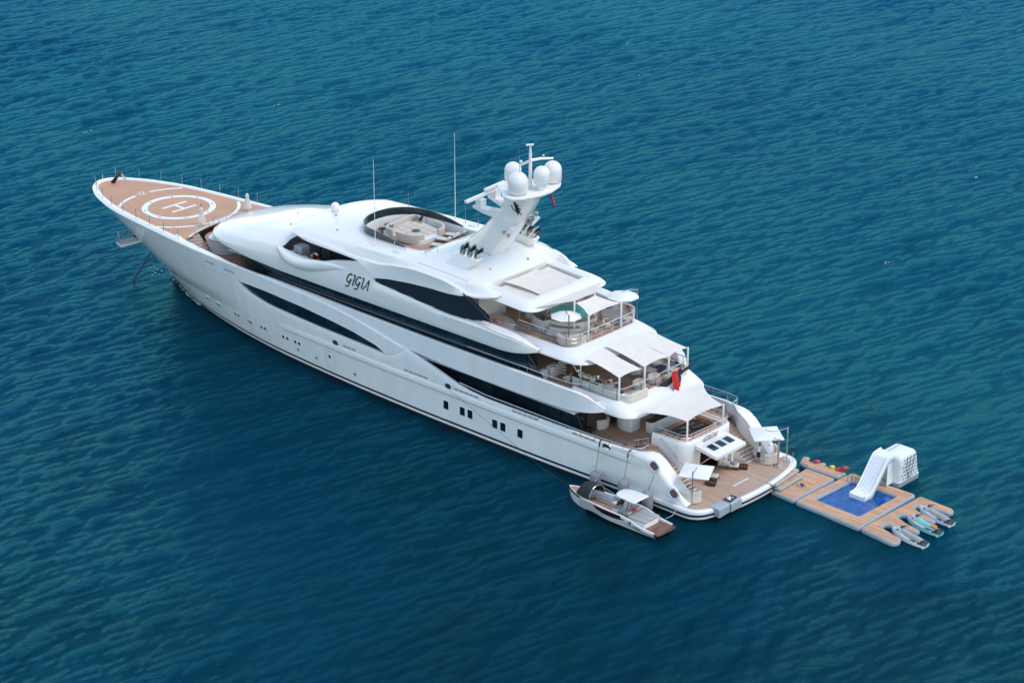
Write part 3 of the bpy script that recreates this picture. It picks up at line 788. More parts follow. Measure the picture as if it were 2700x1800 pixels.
zSh = curve([(24.3, 12.84), (24.8, 13.02), (25.4, 13.22), (25.9, 13.38), (26.5, 13.42), (28, 13.5), (30, 13.62), (34, 13.68), (38, 13.58), (42, 13.45), (46, 13.3), (49, 13.15), (50.5, 13.02), (51.3, 12.97)])
zCr = curve([(26.45, 13.1), (27.2, 13.6), (28.5, 14.42), (29.5, 14.62), (31.5, 14.7), (33.2, 14.5), (34.5, 14.1), (36, 13.8), (40, 13.78), (44.3, 13.74), (46.5, 13.6), (49, 13.3), (50.5, 13.06), (51.3, 12.98)])
wl = curve([(34.4, 3.3), (35.5, 3.6), (38, 3.7), (41, 3.6), (42.4, 3.3), (43.3, 2.7), (43.9, 1.8), (44.15, 1.0), (44.25, 0)])
def well(x): return wl(x) if 34.4 <= x <= 44.25 else 0.0
xr_ = sorted(set(np.round(np.arange(26.45, 51, .55), 3)) | {26.45, 26.8, 27.6, 34.39, 34.4, 38.03, 40.1, 43.3, 43.6, 43.9, 44.05, 44.15, 44.22, 44.25, 50.1, 50.6, 50.85, 51.0, 51.12, 51.2, 51.26, 51.3})
fade = lambda x: min(1, max(0, (40 - x) / 2.5)) * min(1, max(0, (x - 26.3) / 1.2))
def roof_row(v, xs_):
    out = []
    for x in xs_:
        w_, ys = well(x), yR(x) * .84
        y = w_ + (ys - w_) * (1 - v)
        q = (y / max(ys, .01))
        z = zSh(x) + (zCr(x) - zSh(x)) * (1 - q ** 2.0)
        out.append((x, y, z))
    return out
kW = lin([(26.8, 0), (27.8, 1), (45, 1), (48, 0)])
def yQ(x, z): return yR(x) + (yW(z) - yR(x)) * kW(x)
def roof_side(xs_):
    return [[(x, max(0, yQ(x, zR0(x)) - .35), zR0(x) + .0) for x in xs_], [(x, max(0, yQ(x, zR0(x)) - .04), zR0(x) - .02) for x in xs_], [(x, yQ(x, zR0(x)), zR0(x) + .02) for x in xs_],
            [(x, yQ(x, (zR0(x) + zA(x)) / 2) * (1 - .002), (zR0(x) + zA(x)) / 2) for x in xs_], [(x, yR(x) * .978, zA(x) - .05) for x in xs_], [(x, yR(x) * .962, zA(x)) for x in xs_],
            [(x, yR(x) * (.95 - .025 * fade(x)), zA(x) + .02) for x in xs_], [(x, yR(x) * (.91 - .01 * fade(x)), zA(x) + (zSh(x) - zA(x)) * .55) for x in xs_], [(x, yR(x) * .875, zSh(x) - .05) for x in xs_]]
mb = MB(); mb.loft(roof_side(xr_) + [roof_row(v, xr_) for v in (0, .08, .25, .45, .65, .85, .95, 1.0)])
# drop into the awning opening
aftr = [r[0] for r in ([roof_row(v, xr_) for v in (0, .08, .25, .45, .65, .85, .95, 1.0)])]
mb.loft([aftr, [(p[0] + .05, p[1], 12.3) for p in aftr]])
mb.mirror(); mb.build('roof', white, Y, smooth=38)
# swept tips of the roof sides
xt = [24.3, 24.5, 24.8, 25.1, 25.4, 25.75, 26.1, 26.46]
rs = roof_side(xt) + [[(x, yR(x) * .84, zSh(x)) for x in xt], [(x, min(yR(x) * .83, 4.6), min(zSh(x), 13.0)) for x in xt], [(x, 4.3, 12.45) for x in xt]]
for s in (1, -1): MB().loft([[(a, s * b, c) for a, b, c in r] for r in rs]).build('roof_wing', white, Y, smooth=38)
# frame round the awning opening
def arch(xf, xa, y, r, z, dz=0, slope=.035):
    return [(p[0], p[1], z - (26.5 - p[0]) * slope + dz) for p in U(xf, xa, y, r, 0)]
mb = MB()
mb.loft([arch(26.5, 22.1, 3.45, .35, 12.45), arch(26.5, 22.08, 3.47, .35, 12.95), arch(26.5, 22.0, 3.55, .4, 13.02), arch(26.5, 21.55, 4.35, .75, 13.02), arch(26.5, 21.3, 4.55, .9, 12.95), arch(26.5, 20.75, 4.95, 1.1, 12.7),
         arch(26.5, 20.4, 5.15, 1.2, 12.47), arch(26.5, 20.45, 5.1, 1.2, 12.4), arch(26.5, 21.0, 4.6, 1.0, 12.38), arch(26.5, 22.1, 3.45, .35, 12.45)])
mb.build('roof_frame', white, Y, smooth=45)

# sun deck: floor, coaming, glass windbreak
wx = [x for x in xr_ if 34.4 <= x <= 44.25]
wellp = [(x, well(x)) for x in wx] + [(x, -well(x)) for x in wx[::-1]]
MB().prism(wellp, 12.85, 12.9).build('sun_deck', teak, Y, smooth=0)
def wrow(d, z): return [(x - (d if x > 43 else d * max(0, (x - 40) / 3)), max(0, well(x) - d), z(x) if callable(z) else z) for x in wx]
mb = MB()
mb.loft([wrow(0, lambda x: roof_row(1, [x])[0][2]), wrow(.02, lambda x: roof_row(1, [x])[0][2] + .05), wrow(.1, lambda x: roof_row(1, [x])[0][2] + .05), wrow(.12, lambda x: roof_row(1, [x])[0][2]), wrow(.2, 12.9)])
mb.mirror(); mb.loft([[(34.42, -3.3, 14.1), (34.42, 0, 14.12), (34.42, 3.3, 14.1)], [(34.5, -3.3, 12.9), (34.5, 0, 12.9), (34.5, 3.3, 12.9)]])
mb.build('coaming', offwhite, Y, smooth=40)
gx = [x for x in wx if x >= 36.7]
ght = lin([(36.7, .05), (38.5, .42), (40.5, .68), (44.3, .74)])
def grow(d, f): return [(x - (d if x > 43 else 0), max(0, well(x) + .03 - d), roof_row(1, [x])[0][2] + .04 + ght(x) * f) for x in gx]
mb = MB(); mb.loft([grow(0, 0), grow(0, 1), grow(.04, 1), grow(.04, 0)]); mb.mirror(); mb.build('glass_windbreak', greyglass, Y, smooth=40)
mb = MB(); mb.tube(grow(.02, 1.0) + [(p[0], -p[1], p[2]) for p in grow(.02, 1.0)[::-1][1:]], .03, 6); mb.build('windbreak_rail', steeldark, Y)

# wing stations at the forward end of the bridge
xw = [41.2 + (50.85 - 41.2) * t for t in np.linspace(0, 1, 30)]
wlo = curve([(41.2, 11.30), (43.8, 10.66), (45.8, 10.1), (46.8, 9.92), (47.75, 9.86), (48.6, 9.95), (49.3, 10.16), (50.0, 10.5), (50.5, 10.9), (50.85, 11.4)])
whi = curve([(41.2, 11.42), (44.6, 11.34), (46.1, 11.14), (47.7, 10.98), (49.3, 11.14), (50.0, 11.26), (50.85, 11.42)])
wbl = curve([(41.2, .0), (43, .16), (45, .42), (47, .62), (48.5, .64), (49.6, .5), (50.3, .3), (50.85, 0)])
def wr(f, g, dz=0):
    return [(x, yW(wlo(x) + (whi(x) - wlo(x)) * f) - .02 + wbl(x) * g, wlo(x) + (whi(x) - wlo(x)) * f + dz) for x in xw]
wrows = [wr(0, .0), wr(.04, .16), wr(.25, .72), wr(.5, .95), wr(.75, 1.03), wr(.92, 1.0), wr(1, .86), wr(1, .6, .03), wr(1, .25, .03), [(x, yW(zb1(x)) - .3, zb1(x)) for x in xw]]
for s in (1, -1): MB().loft([[(a, s * b, c) for a, b, c in r] for r in wrows]).build('wing_station', white, Y, smooth=50)

# ------------------------------------------------------------------ glazing
def panes(name, x0, x1, step, yf, z0, z1, gap=.05, m=glass, par=None, sides=(1,)):
    """a run of separate panes standing along the side"""
    n = max(1, round((x1 - x0) / step)); e = [x0 + (x1 - x0) * k / n for k in range(n + 1)]
    for s in sides:
        for k in range(n):
            a, b = e[k] + gap / 2, e[k + 1] - gap / 2
            c = [a + (b - a) * t / 4 for t in range(5)]
            mb = MB(); rows = []
            for dy in (0, .04):
                pass
            lo = [(x, s * yf(x), z0(x)) for x in c]; hi = [(x, s * yf(x), z1(x)) for x in c]
            lo2 = [(x, s * (yf(x) - .05), z0(x)) for x in c]; hi2 = [(x, s * (yf(x) - .05), z1(x)) for x in c]
            mb.loft([lo2, lo, hi, hi2])
            mb.build(name, glass_pale if (m is glass and rng.random() < .3) else m, par or Y)
c_ = lambda v: (lambda x: v)
# long window of the main deck, forward
panes('window_pane', 36.3, 56.5, 2.1, lambda x: hy(x, 5.5) - .26, lambda x: zlo(x) - .05, lambda x: zhi(x) + .08)
# glass wall of the main deck, recessed behind the side deck
panes('window_pane', 13.9, 35, 2.6, c_(5.6), c_(3.25), c_(5.6))
mb = MB(); mb.tube([(13.9, 5.62, 3.2), (15.0, 5.62, 5.6)], .09, 6); mb.prism(ellipse(13.85, 5.3, .35, .35, 12), 3.2, 3.95); mb.build('glass_edge', black, Y)
# upper deck glass
yU = curve([(18.5, 5.95), (24, 6.15), (40, 6.2), (50, 6.15), (55, 5.75), (57.2, 5.2), (58.4, 4.4)])
def slant(x): return 6.66
panes('window_pane', 20.1, 55.4, 2.35, yU, c_(6.66), c_(9.05))
mb = MB(); mb.add([(18.5, 5.97, 7.6), (20.08, 5.97, 7.6), (20.08, 5.97, 9.05)], [(0, 1, 2)]); mb.add([(18.3, 5.97, 6.7), (20.08, 5.97, 6.7), (20.08, 5.97, 7.6), (18.5, 5.97, 7.6)], [(0, 1, 2, 3)]); mb.build('window_pane', glass, Y)
mb = MB(); mb.tube([(18.25, 5.99, 7.0), (18.35, 5.99, 7.45), (20.1, 5.99, 9.08)], .07, 6); mb.build('glass_edge', black, Y)
panes('front_window', 55.5, 58.2, 1.4, yU, c_(6.66), c_(9.1))
# pale sill and mid rail running along the upper glass
mb = MB(); mb.loft([[(x, yU(x) + d, z) for x in np.arange(20, 54, 1.0)] for d, z in ((.03, 7.95), (.07, 7.93), (.07, 7.80), (.03, 7.78))]); mb.build('glass_sill', steeldark, Y)
# forward house end of the upper deck
mb = MB(); pts = [(58.2, yU(58.2)), (58.7, 4.0), (58.9, 2.5), (59.0, 0)]; pts = pts + [(x, -y) for x, y in pts[::-1][1:]]
mb.loft([[(x, y, 6.63) for x, y in pts], [(x, y, 9.2) for x, y in pts]]); mb.build('house_front', glass, Y)
MB().loft([[(58.28, 4.75, 6.7), (58.5, 4.4, 6.7)], [(58.28, 4.75, 9.1), (58.5, 4.4, 9.1)]]).build('door_frame', white, Y)
# cores of the decks, dark behind the glass
mb = MB(); mb.box((27, 0, 7.85), (15, 10.8, 2.4)); mb.build('upper_house', interior, Y)
mb = MB(); mb.box((25, 0, 4.4), (22, 10.4, 2.36)); mb.build('main_house', interior, Y)
# wheelhouse behind the wing station and under the roof edge
mb = MB(); pts = fillet([(49.9, -6.0), (49.9, 6.0), (49.2, 6.0), (48.2, 4.7), (44.2, 5.3), (40, 6.0), (40, -6.0)], [0, 0, .2, .5, .2, 0, 0])
pts = [(50.0, 0), (49.6, 2.4), (48.9, 3.9), (48.0, 4.6), (46.8, 4.85), (44, 5.1), (39.5, 6.1)]
pts = pts + [(x, -y) for x, y in pts[::-1][:-1]]
mb.loft([[(x, y, 9.7) for x, y in pts], [(x, y, 12.9) for x, y in pts]], closed=True); mb.build('wheelhouse', glass, Y, smooth=30)
mb = MB(); mb.box((45.9, 4.99, 10.9), (1.3, .06, 2.2), rz=-.09); mb.build('wheelhouse_door', black, Y)
mb = MB(); mb.prism([(42.7, 5.35), (47.5, 4.9), (50.2, 4.9), (50.2, 6.6), (40.5, 6.45)], 9.72, 9.76); mb.build('wing_deck', teak, Y, smooth=0)
mb = MB(); mb.box((49.6, 4.7, 10.4), (1.1, 1.0, 1.4)); mb.box((49.9, 5.6, 10.2), (.5, .6, 1.0)); mb.build('wing_locker', offwhite, Y)
mb = MB(); rowsb = []
for k in range(9):
    a = math.pi * k / 8; rowsb.append([(48.2 + .55 * math.cos(a), y, 10.15 + .5 * math.sin(a)) for y in (5.45, 6.55)])
mb.loft(rowsb); 
for y in (5.45, 6.55): mb.poly([(48.2 + .55 * math.cos(math.pi * k / 8), y, 10.15 + .5 * math.sin(math.pi * k / 8)) for k in range(9)])
mb.box((48.2, 6.0, 9.95), (1.1, 1.1, .42)); mb.build('console_cover', white, Y, smooth=40)

slatm = mat('louvre slat', (0.035, 0.052, 0.07), 0.25, coat=0.3)
# dark louvres amidships: glass behind, slats in front
lo3 = lin([(24.0, 11.1), (25.2, 10.9), (26.3, 10.72), (28.3, 10.6), (31.9, 10.78), (35.5, 11.0), (37.74, 11.13), (38.03, 11.41)])
hi3 = lin([(23.8, 11.3), (24.2, 11.6), (27.1, 12.66), (27.6, 12.42), (29, 12.28), (31.1, 12.22), (33.6, 12.04), (36.2, 11.76), (38.03, 11.41)])
xg = [24.0, 24.6, 25.2, 25.8, 26.3, 26.7, 27.1, 27.6, 28.3, 29, 30, 31.1, 31.9, 33.6, 35.5, 36.2, 37, 37.74, 38.0]
mb = MB(); mb.loft([[(x, yW(lo3(x)) - .22, lo3(x) - .05) for x in xg], [(x, yW(hi3(x)) - .22, max(lo3(x), hi3(x)) + .05) for x in xg]]); mb.build('louvre_glass', glass, Y)
mb = MB(); mb.tube([(23.75, 6.58, 11.0), (24.6, 6.55, 11.6), (27.2, 6.38, 12.7)], .07, 6); mb.build('louvre_frame', black, Y)
z = 10.72
while z < 12.35:
    xx = [x for x in np.arange(24.0, 38.0, .25) if lo3(x) < z < hi3(x) - .02]
    if len(xx) > 3:
        xx = np.linspace(xx[0], xx[-1], 14)
        mb = MB(); mb.loft([[(x, yW(z) - d, z + e) for x in xx] for d, e in ((.16, .0), (.03, -.035), (.03, -.055), (.16, -.02), (.16, 0))]); mb.build('slat', slatm, Y, smooth=0)
    z += .135
# bulkheads under the bridge roof
mb = MB(); mb.box((27.2, 3.2, 11.05), (.9, 3.4, 2.7)); mb.box((28.3, 0, 11.05), (.12, 10, 2.7)); mb.build('bulkhead', offwhite, Y)
mb = MB(); mb.box((28.2, 1.0, 10.8), (.1, 1.3, 1.9)); mb.build('saloon_door', darkwood, Y)
mb = MB(); mb.box((28.2, -.8, 10.8), (.1, 1.3, 1.9)); mb.build('saloon_door', darkwood, Y)

# ------------------------------------------------------------------ details in the hull side
def on_side(X, z, d=0.0): return Vector((hx(X, z), hy(X, z) + d, z))
def side_frame(X, z):
    p = on_side(X, z); a = on_side(X - .3, z) - on_side(X + .3, z); a.normalize()
    b = on_side(X, z + .3) - on_side(X, z - .3); b.normalize(); n = a.cross(b); n.normalize()
    if n.y < 0: n = -n
    b = n.cross(a)
    if b.z < 0: b = -b; 
    return Matrix((a, b, n)).transposed().to_4x4(), p
def side_place(mb, X, z):
    M, p = side_frame(X, z); M.translation = p; return mb.xf(M)
for X in (28.77, 26.78, 25.85, 22.9, 21.95, 19.97):
    f = side_place(MB().rprism(rrect(-.36, .36, -.46, .46, .1, 3), -.05, .025, .015), X, 2.06).build('hull_window', hullwhite_lifted, Y)
    side_place(MB().prism(rrect(-.29, .30, -.39, .39, .08, 3), .02, .03), X, 2.06).build('window_pane', glass, f)
def X_of(xw, z):
    lo, hi = 30, XB
    for _ in range(40):
        m = (lo + hi) / 2
        if hx(m, z) < xw: lo = m
        else: hi = m
    return lo
for x in (50.65, 50.03, 48.87, 48.28, 53.96, 53.41, 56.2, 55.67, 58.35, 57.8, 61.6, 61.2, 63.6, 63.25, 43.94):
    zz = 2.22
    f = side_place(MB().lathe((0, 0, 0), [(.24, -.02), (.24, .02), (.18, .03), (.18, .0)], 14), X_of(x, zz), zz).build('porthole', hullwhite_lifted, Y)
    side_place(MB().prism(ellipse(0, 0, .185, .185, 14), -.01, .015), X_of(x, zz), zz).build('porthole_glass', glass, f)
for X in (48.66, 45.94, 40.55):
    side_place(MB().lathe((0, 0, 0), [(.13, 0), (.13, .03), (0, .03)], 10), X, 1.45).build('outlet', steeldark, Y)
def outline_on_side(name, P, w=.035, m=greyup):
    mb = MB(); n = len(P)
    for i in range(n):
        (x0, z0), (x1, z1) = P[i], P[(i + 1) % n]
        k = 6; A = []; B = []
        d = Vector((x1 - x0, z1 - z0)); L = d.length; d.normalize(); q = Vector((-d.y, d.x)) * w / 2
        for j in range(k + 1):
            t = j / k; x, z = x0 + (x1 - x0) * t, z0 + (z1 - z0) * t
            for S, sg in ((A, 1), (B, -1)):
                xx, zz = x + q.x * sg, z + q.y * sg; X = X_of(xx, zz) if xx > 56 else xx
                S.append((xx, hy(X, zz) + .006, zz))
        mb.loft([A, B])
    return mb.build(name, m, Y, smooth=0)
outline_on_side('shell_door', [(44.5, 1.0), (44.5, 2.76), (43.32, 2.8), (43.32, 1.02)])
outline_on_side('bow_door', [(57.7, 6.5), (57.5, 3.55), (62.6, 3.6), (66.0, 6.55)])
for a, b in ((59.4, 61.6), (56.6, 58.6), (62.0, 64.2)):
    outline_on_side('bulwark_door', [(a, 6.85), (b, 6.9), (b, 7.5), (a, 7.45)], .02)
for a, b, z, n in ((30.95, 33.95, 3.92, 5), (24.8, 27.75, 3.92, 5), (17.9, 20.95, 3.92, 5), (11.6, 14.2, 3.92, 4), (40.2, 41.9, 3.92, 3), (59.7, 61.2, 7.2, 4), (56.8, 58.3, 7.14, 4)):
    for k in range(n):
        xm = a + (b - a) * (k + .5) / n; wd = (b - a) / n * .42
        side_place(MB().box((0, 0, .0), (wd * 2, .16, .02)), X_of(xm, z) if xm > 56 else xm, z).build('freeing_port', portgrey, Y)
for X, z, sc in ((28.45, 3.95, .8), (42.9, 3.95, .8), (10.44, 3.75, .95)):
    f = side_place(MB().loft([[(p[0], p[1], h) for p in rrect(-a, a, -b, b, b * .9, 4)] for a, b, h in ((.46 * sc, .30 * sc, 0), (.44 * sc, .28 * sc, .06), (.34 * sc, .2 * sc, .05), (.33 * sc, .19 * sc, -.02))], closed=True), X, z).build('fairlead', steel, Y)
    side_place(MB().poly(rrect(-.34 * sc, .34 * sc, -.2 * sc, .2 * sc, .17 * sc, 4), .012), X, z).build('fairlead_opening', darkwood, f)
for x, z in ((5.45, 3.76), (3.35, 1.98)):
    # on the sloping quarters
    sl_ = Vector((-.78, 0, -.62)); nn = Vector((-.46, .60, .62)).normalized(); bb = nn.cross(sl_).normalized(); sl_ = bb.cross(nn)
    F = Matrix((sl_, bb, nn)).transposed().to_4x4(); F.translation = Vector((x, 6.80, z - .14))
    f = MB().loft([[(p[0], p[1], h) for p in rrect(-a, a, -b, b, b * .9, 4)] for a, b, h in ((.52, .38, -.05), (.5, .36, .09), (.38, .25, .08), (.37, .24, .0))], closed=True).xf(F).build('fairlead', steel, Y)
    MB().poly(rrect(-.38, .38, -.25, .25, .22, 4), .03).xf(F).build('fairlead_opening', darkwood, f)

# ------------------------------------------------------------------ rails
post_mesh = MB().tube([(0, 0, 0), (0, 0, 1)], .028, 5).build('stanchion', steel, None)
POST = post_mesh.data; bpy.data.objects.remove(post_mesh)
def resample(path, step, closed=False):
    P = [Vector(p) for p in path]; out = [P[0]]; acc = 0
    for i in range(1, len(P)):
        seg = (P[i] - P[i - 1]).length; 
        while acc + seg >= step:
            t = (step - acc) / seg; q = P[i - 1].lerp(P[i], t); out.append(q); P[i - 1] = q; seg = (P[i] - P[i - 1]).length; acc = 0
        acc += seg
    return out + [P[-1]]
def railing(path, h=1.0, mids=(.5,), step=1.6, r=.04, m=steel, base=None, name='railing', posts=True):
    P = [Vector(p) for p in path]
    mb = MB(); mb.tube([p + Vector((0, 0, h)) for p in P], r, 6)
    for q in mids: mb.tube([p + Vector((0, 0, h * q)) for p in P], .016, 4)
    rl = mb.build(name, m, base or Y)
    if posts:
        for p in resample(path, step):
            o = bpy.data.objects.new('stanchion', POST); COL.objects.link(o); o.parent = rl; o.location = p; o.scale = (1, 1, h)
    return rl
# bow posts, and the port rail with its wires
rimc = inset(top, .35, lambda p: p[2] + .2)
rimc = [p for p in rimc if p[0] > 62.5]
for p in resample([(p[0], -p[1], p[2]) for p in rimc], 2.55):
    o = bpy.data.objects.new('stanchion', POST); COL.objects.link(o); o.parent = Y; o.location = p; o.scale = (1.35, 1.35, 1.05)
railing([p for p in rimc if 65 < p[0] < 84.9], 1.0, (.5,), 2.55, .022, steeldark)
for a in (.0,): pass
# helideck after edge
mb = MB(); mb.tube([(arc(t) - .12, t, 8.12) for t in np.linspace(-5.2, 5.2, 15)], .09, 6); mb.build('deck_kerb', white, Y)
railing([(arc(t) - .35, t, 8.05) for t in np.linspace(4.2, -3.2, 13)], .55, (), 2.4, .035)
mb = MB(); mb.tube(catmull([(66.75, 1.0, 8.05), (66.75, 1.0, 8.7), (66.4, .9, 8.9), (66.0, .9, 8.6), (66.0, .9, 8.0)], 4), .035, 6); mb.build('ladder_rail', steel, Y)
# bridge deck rails
pb = [(25.7, 5.95, 10.75), (24.2, 5.8, 10.62), (23.0, 5.55, 10.55), (22.3, 4.95, 10.4)]
railing(pb, .32, (), 1.1, .035)
pa = [(22.6, 4.4, 9.95)] + [p for p in U(20.5, 16.62, 4.42, 1.0, 9.95)] + [(22.6, -4.4, 9.95), (24.3, -5.7, 10.2)]
railing(pa, 1.05, (.36, .68), 1.35, .042)
# upper deck rails
railing([(20.5, 7.0 - .4, 7.83), (17.6, 6.6, 7.82), (16.1, 6.55, 7.8), (15.0, 6.45, 7.78), (14.4, 6.1, 7.75), (13.9, 5.3, 7.5)], .28, (), 1.5, .035)
railing([(14.2, 4.75, 6.92)] + U(13.5, 11.0, 4.68, .95, 6.92) + [(14.2, -4.75, 6.92), (15.5, -5.8, 7.0)], 1.0, (.5,), 1.4, .042)
railing([(26.5, 6.55, 7.86), (20.6, 6.55, 7.84)], .22, (), 1.8, .03)
# main deck rails
railing([(27.2, 6.9, 4.3), (24, 6.9, 4.06), (12, 6.9, 4.06), (8.3, 6.85, 4.2), (7.5, 6.7, 4.2), (7.15, 6.3, 4.2), (7.1, 5.6, 4.2)], .32, (), 1.55, .045)
railing([(7.1, 5.6, 4.2), (8.9, 5.2, 3.3)], 1.0, (.5,), 1.4, .03)
railing([(27.2, -6.82, 4.2), (12, -6.85, 4.2), (8.3, -6.85, 4.2), (7.5, -6.7, 4.2), (7.15, -6.3, 4.2), (7.1, -5.6, 4.2)], .55, (.5,), 1.55, .045)
railing(U(8.5, 5.25, 3.02, .8, 4.4), .62, (.5,), 1.2, .035)
for s in (1, -1): railing([(7.7, s * 3.25, 4.05), (3.8, s * 3.5, 1.75)], .15, (), 1.9, .035)
# forward curved bulwark with steps down to the upper deck
mb = MB(); P = catmull([(66.9, 5.35, 0), (65.6, 5.75, 0), (64.4, 6.1, 0), (62.4, 6.3, 0)], 5)
mb.loft([[(p.x, p.y + d, z) for p in P] for d, z in ((.0, 6.62), (0, 8.1), (.06, 8.16), (.3, 8.16), (.36, 8.1))]); mb.build('step_wall', white, Y, smooth=40)
for k in range(7):
    mb = MB(); x = 66.3 - k * .42; mb.box((x, 4.35 + .12 * k, 7.79 - k * .18), (.46, 1.9, .14), 1, rz=-.35); mb.box((x - .02, 4.35 + .12 * k, 7.88 - k * .18), (.40, 1.84, .04), 0, rz=-.35); mb.build('stair_step', [stairteak, offwhite], Y)
# spa tub under the brow
mb = MB(); mb.lathe((63.6, 2.2, 6.6), [(1.75, 0), (1.75, .1), (1.7, .12), (1.9, 1.25), (1.95, 1.30)], 40, 0); mb.lathe((63.6, 2.2, 6.6), [(1.95, 1.30), (1.93, 1.34), (1.6, 1.34), (1.6, 1.28)], 40, 1)
mb.lathe((63.6, 2.2, 6.6), [(1.6, 1.28), (1.3, 1.26), (1.15, .95), (0, .95)], 40, 0); mb.build('spa_tub', [offwhite, stairteak], Y, smooth=40)
mb = MB(); mb.prism(ellipse(63.6, 2.2, 1.24, 1.24, 32), 7.6, 7.78); mb.build('spa_water', jade, Y, smooth=0)
# folded-out mooring platform in the port bow
mb = MB(); mb.prism([(75.2, 3.4), (76.7, 2.9), (76.7, 5.5), (75.5, 5.85)], 4.75, 5.0, 0, 1); mb.build('mooring_platform', [white, greyup], Y, smooth=0)
railing([(76.6, 3.2, 5.0), (76.6, 5.4, 5.0), (76.0, 5.6, 5.0)], .95, (.33, .66), .8, .03)
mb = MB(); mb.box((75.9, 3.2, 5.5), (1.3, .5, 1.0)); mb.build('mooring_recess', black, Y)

# ------------------------------------------------------------------ mast, funnels, aerials (parts of the yacht)
def pnt(x, y, z): return (x, y, z)
def msec(x0, x1, w, z, tail=.25):
    """plan of the raked tower at one height: blunt leading edge at x1, trailing edge at x0"""
    return [(x1, 0, z), (x1 - .15, w * .5, z), (x1 - .7, w * .92, z), ((x0 + x1) / 2, w, z), (x0 + .35, w * .95, z), (x0, w * .6, z), (x0, -w * .6, z), (x0 + .35, -w * .95, z), ((x0 + x1) / 2, -w, z), (x1 - .7, -w * .92, z), (x1 - .15, -w * .5, z)]
mb = MB()
mb.loft([msec(28.7, 33.2, 1.45, 14.1), msec(28.2, 32.2, 1.3, 14.9), msec(27.1, 30.6, 1.08, 16.4), msec(26.1, 29.2, .98, 17.9), msec(25.3, 28.3, .98, 19.0), msec(24.4, 27.7, 1.02, 20.6)], closed=True)
mast = mb.build('mast', white, Y, smooth=45)
# wide top platform, lower pods, radar arms
mb = MB()
pl = fillet([(28.4, 1.0), (26.6, 2.2), (25.7, 3.1), (24.6, 3.2), (24.0, 2.4), (23.5, .8), (23.5, -.8), (24.0, -2.4), (24.6, -3.2), (25.7, -3.1), (26.6, -2.2), (28.4, -1.0)], .35, 4)
mb.loft([[(25.4 + (x - 25.4) * .6, y * .34, 20.35) for x, y in pl], [(25.4 + (x - 25.4) * .95, y * .95, 20.78) for x, y in pl], [(x, y, 20.85) for x, y in pl], [(x, y, 20.98) for x, y in pl], [(25.4 + (x - 25.4) * .96, y * .96, 21.03) for x, y in pl]], closed=True); mb.poly([(25.4 + (x - 25.4) * .96, y * .96, 21.03) for x, y in pl])
mb.build('mast_platform', white, mast, smooth=45)
def dome(x, y, z, r, h, par, ped=.3):
    mb = MB(); mb.lathe((x, y, z), [(r * .62, 0), (r * .62, ped), (r * .95, ped + .06), (r, ped + .12), (r, ped + h - r)] + [(r * math.cos(a), ped + h - r + r * math.sin(a)) for a in [R(15 * k) for k in range(1, 6)]] + [(0, ped + h)], 24)
    return mb.build('radome', white, par, smooth=50)
dome(25.07, 1.8, 21.0, .88, 1.85, mast, .12); dome(27.6, -.3, 21.0, .75, 1.6, mast, .2); dome(24.4, -.45, 21.0, .72, 1.55, mast, .55); dome(25.0, -2.5, 21.0, .80, 1.85, mast, .1)
mb = MB(); mb.tube([(25.3, 0, 20.9), (25.3, 0, 24.1), (25.3, 0, 24.9)], [.17, .13, .06], 8); mb.tube([(26.2, .3, 22.95), (25.3, 0, 23.5), (24.9, -.9, 23.55), (24.4, -1.9, 23.45)], [.10, .13, .12, .09], 8); mb.tube([(25.6, .2, 24.85), (25.1, -.2, 24.9)], .1, 6)
mb.ball((26.1, .3, 23.3), .14); mb.ball((24.8, -1.1, 23.8), .09); mb.build('pole_mast', white, mast)
for a, b in (((26.2, .4, 20.9), (26.2, .4, 24.4)), ((23.9, -1.4, 23.5), (23.9, -1.4, 25.9))): MB().tube([a, b], .025, 5).build('whip_aerial', steel, mast)
for s, zz, x0, L in ((1, 18.15, 30.3, 4.1), (-1, 18.45, 30.6, 2.9)):
    mb = MB(); mb.loft([[(27.8, s * .5 + d, z) for d, z in ((-.45, zz - .35), (.45, zz - .35), (.45, zz + .35), (-.45, zz + .35))], [(29.4, s * .95 + d, z) for d, z in ((-.5, zz - .05), (.5, zz - .05), (.5, zz + .35), (-.5, zz + .35))], [(x0 + .5, s * 1.1 + d, z) for d, z in ((-.3, zz + .2), (.3, zz + .2), (.3, zz + .38), (-.3, zz + .38))]], closed=True)
    mb.build('radar_bracket', white, mast, smooth=45)
    mb = MB(); mb.box((x0 - .2, s * 1.1, zz + .72), (.62, .7, .72)); mb.tube([(x0 - .2, s * 1.1, zz + 1.0), (x0 - .2, s * 1.1, zz + 1.3)], .16, 8)
    b2 = MB().box((0, .1, 0), (.32, L, .22)); b2.xf(Matrix.Translation((x0 - .2, s * 1.1, zz + 1.38)) @ Matrix.Rotation(R(7), 4, 'Z')); mb.add(b2.v, b2.f); mb.build('radar_scanner', white, mast)
for s in (1, -1):
    mb = MB(); mb.loft([[(27.6, s * .9, 17.2), (25.9, s * .9, 17.2), (25.9, s * .9, 17.8), (27.6, s * .9, 17.8)], [(27.3, s * 1.9, 17.65), (25.9, s * 1.9, 17.65), (25.9, s * 1.9, 17.85), (27.3, s * 1.9, 17.85)]], closed=True); mb.poly([(27.3, s * 1.9, 17.65), (25.9, s * 1.9, 17.65), (25.9, s * 1.9, 17.85), (27.3, s * 1.9, 17.85)]); mb.build('mast_pod', white, mast, smooth=40)
mb = MB(); mb.lathe((27.0, 1.45, 16.95), [(.0, .1), (.16, .12), (.2, 0), (.12, -.12), (0, -.14)], 10); mb.lathe((26.5, 1.45, 16.8), [(.0, .1), (.16, .12), (.2, 0), (.12, -.12), (0, -.14)], 10); mb.build('searchlight', steeldark, mast)
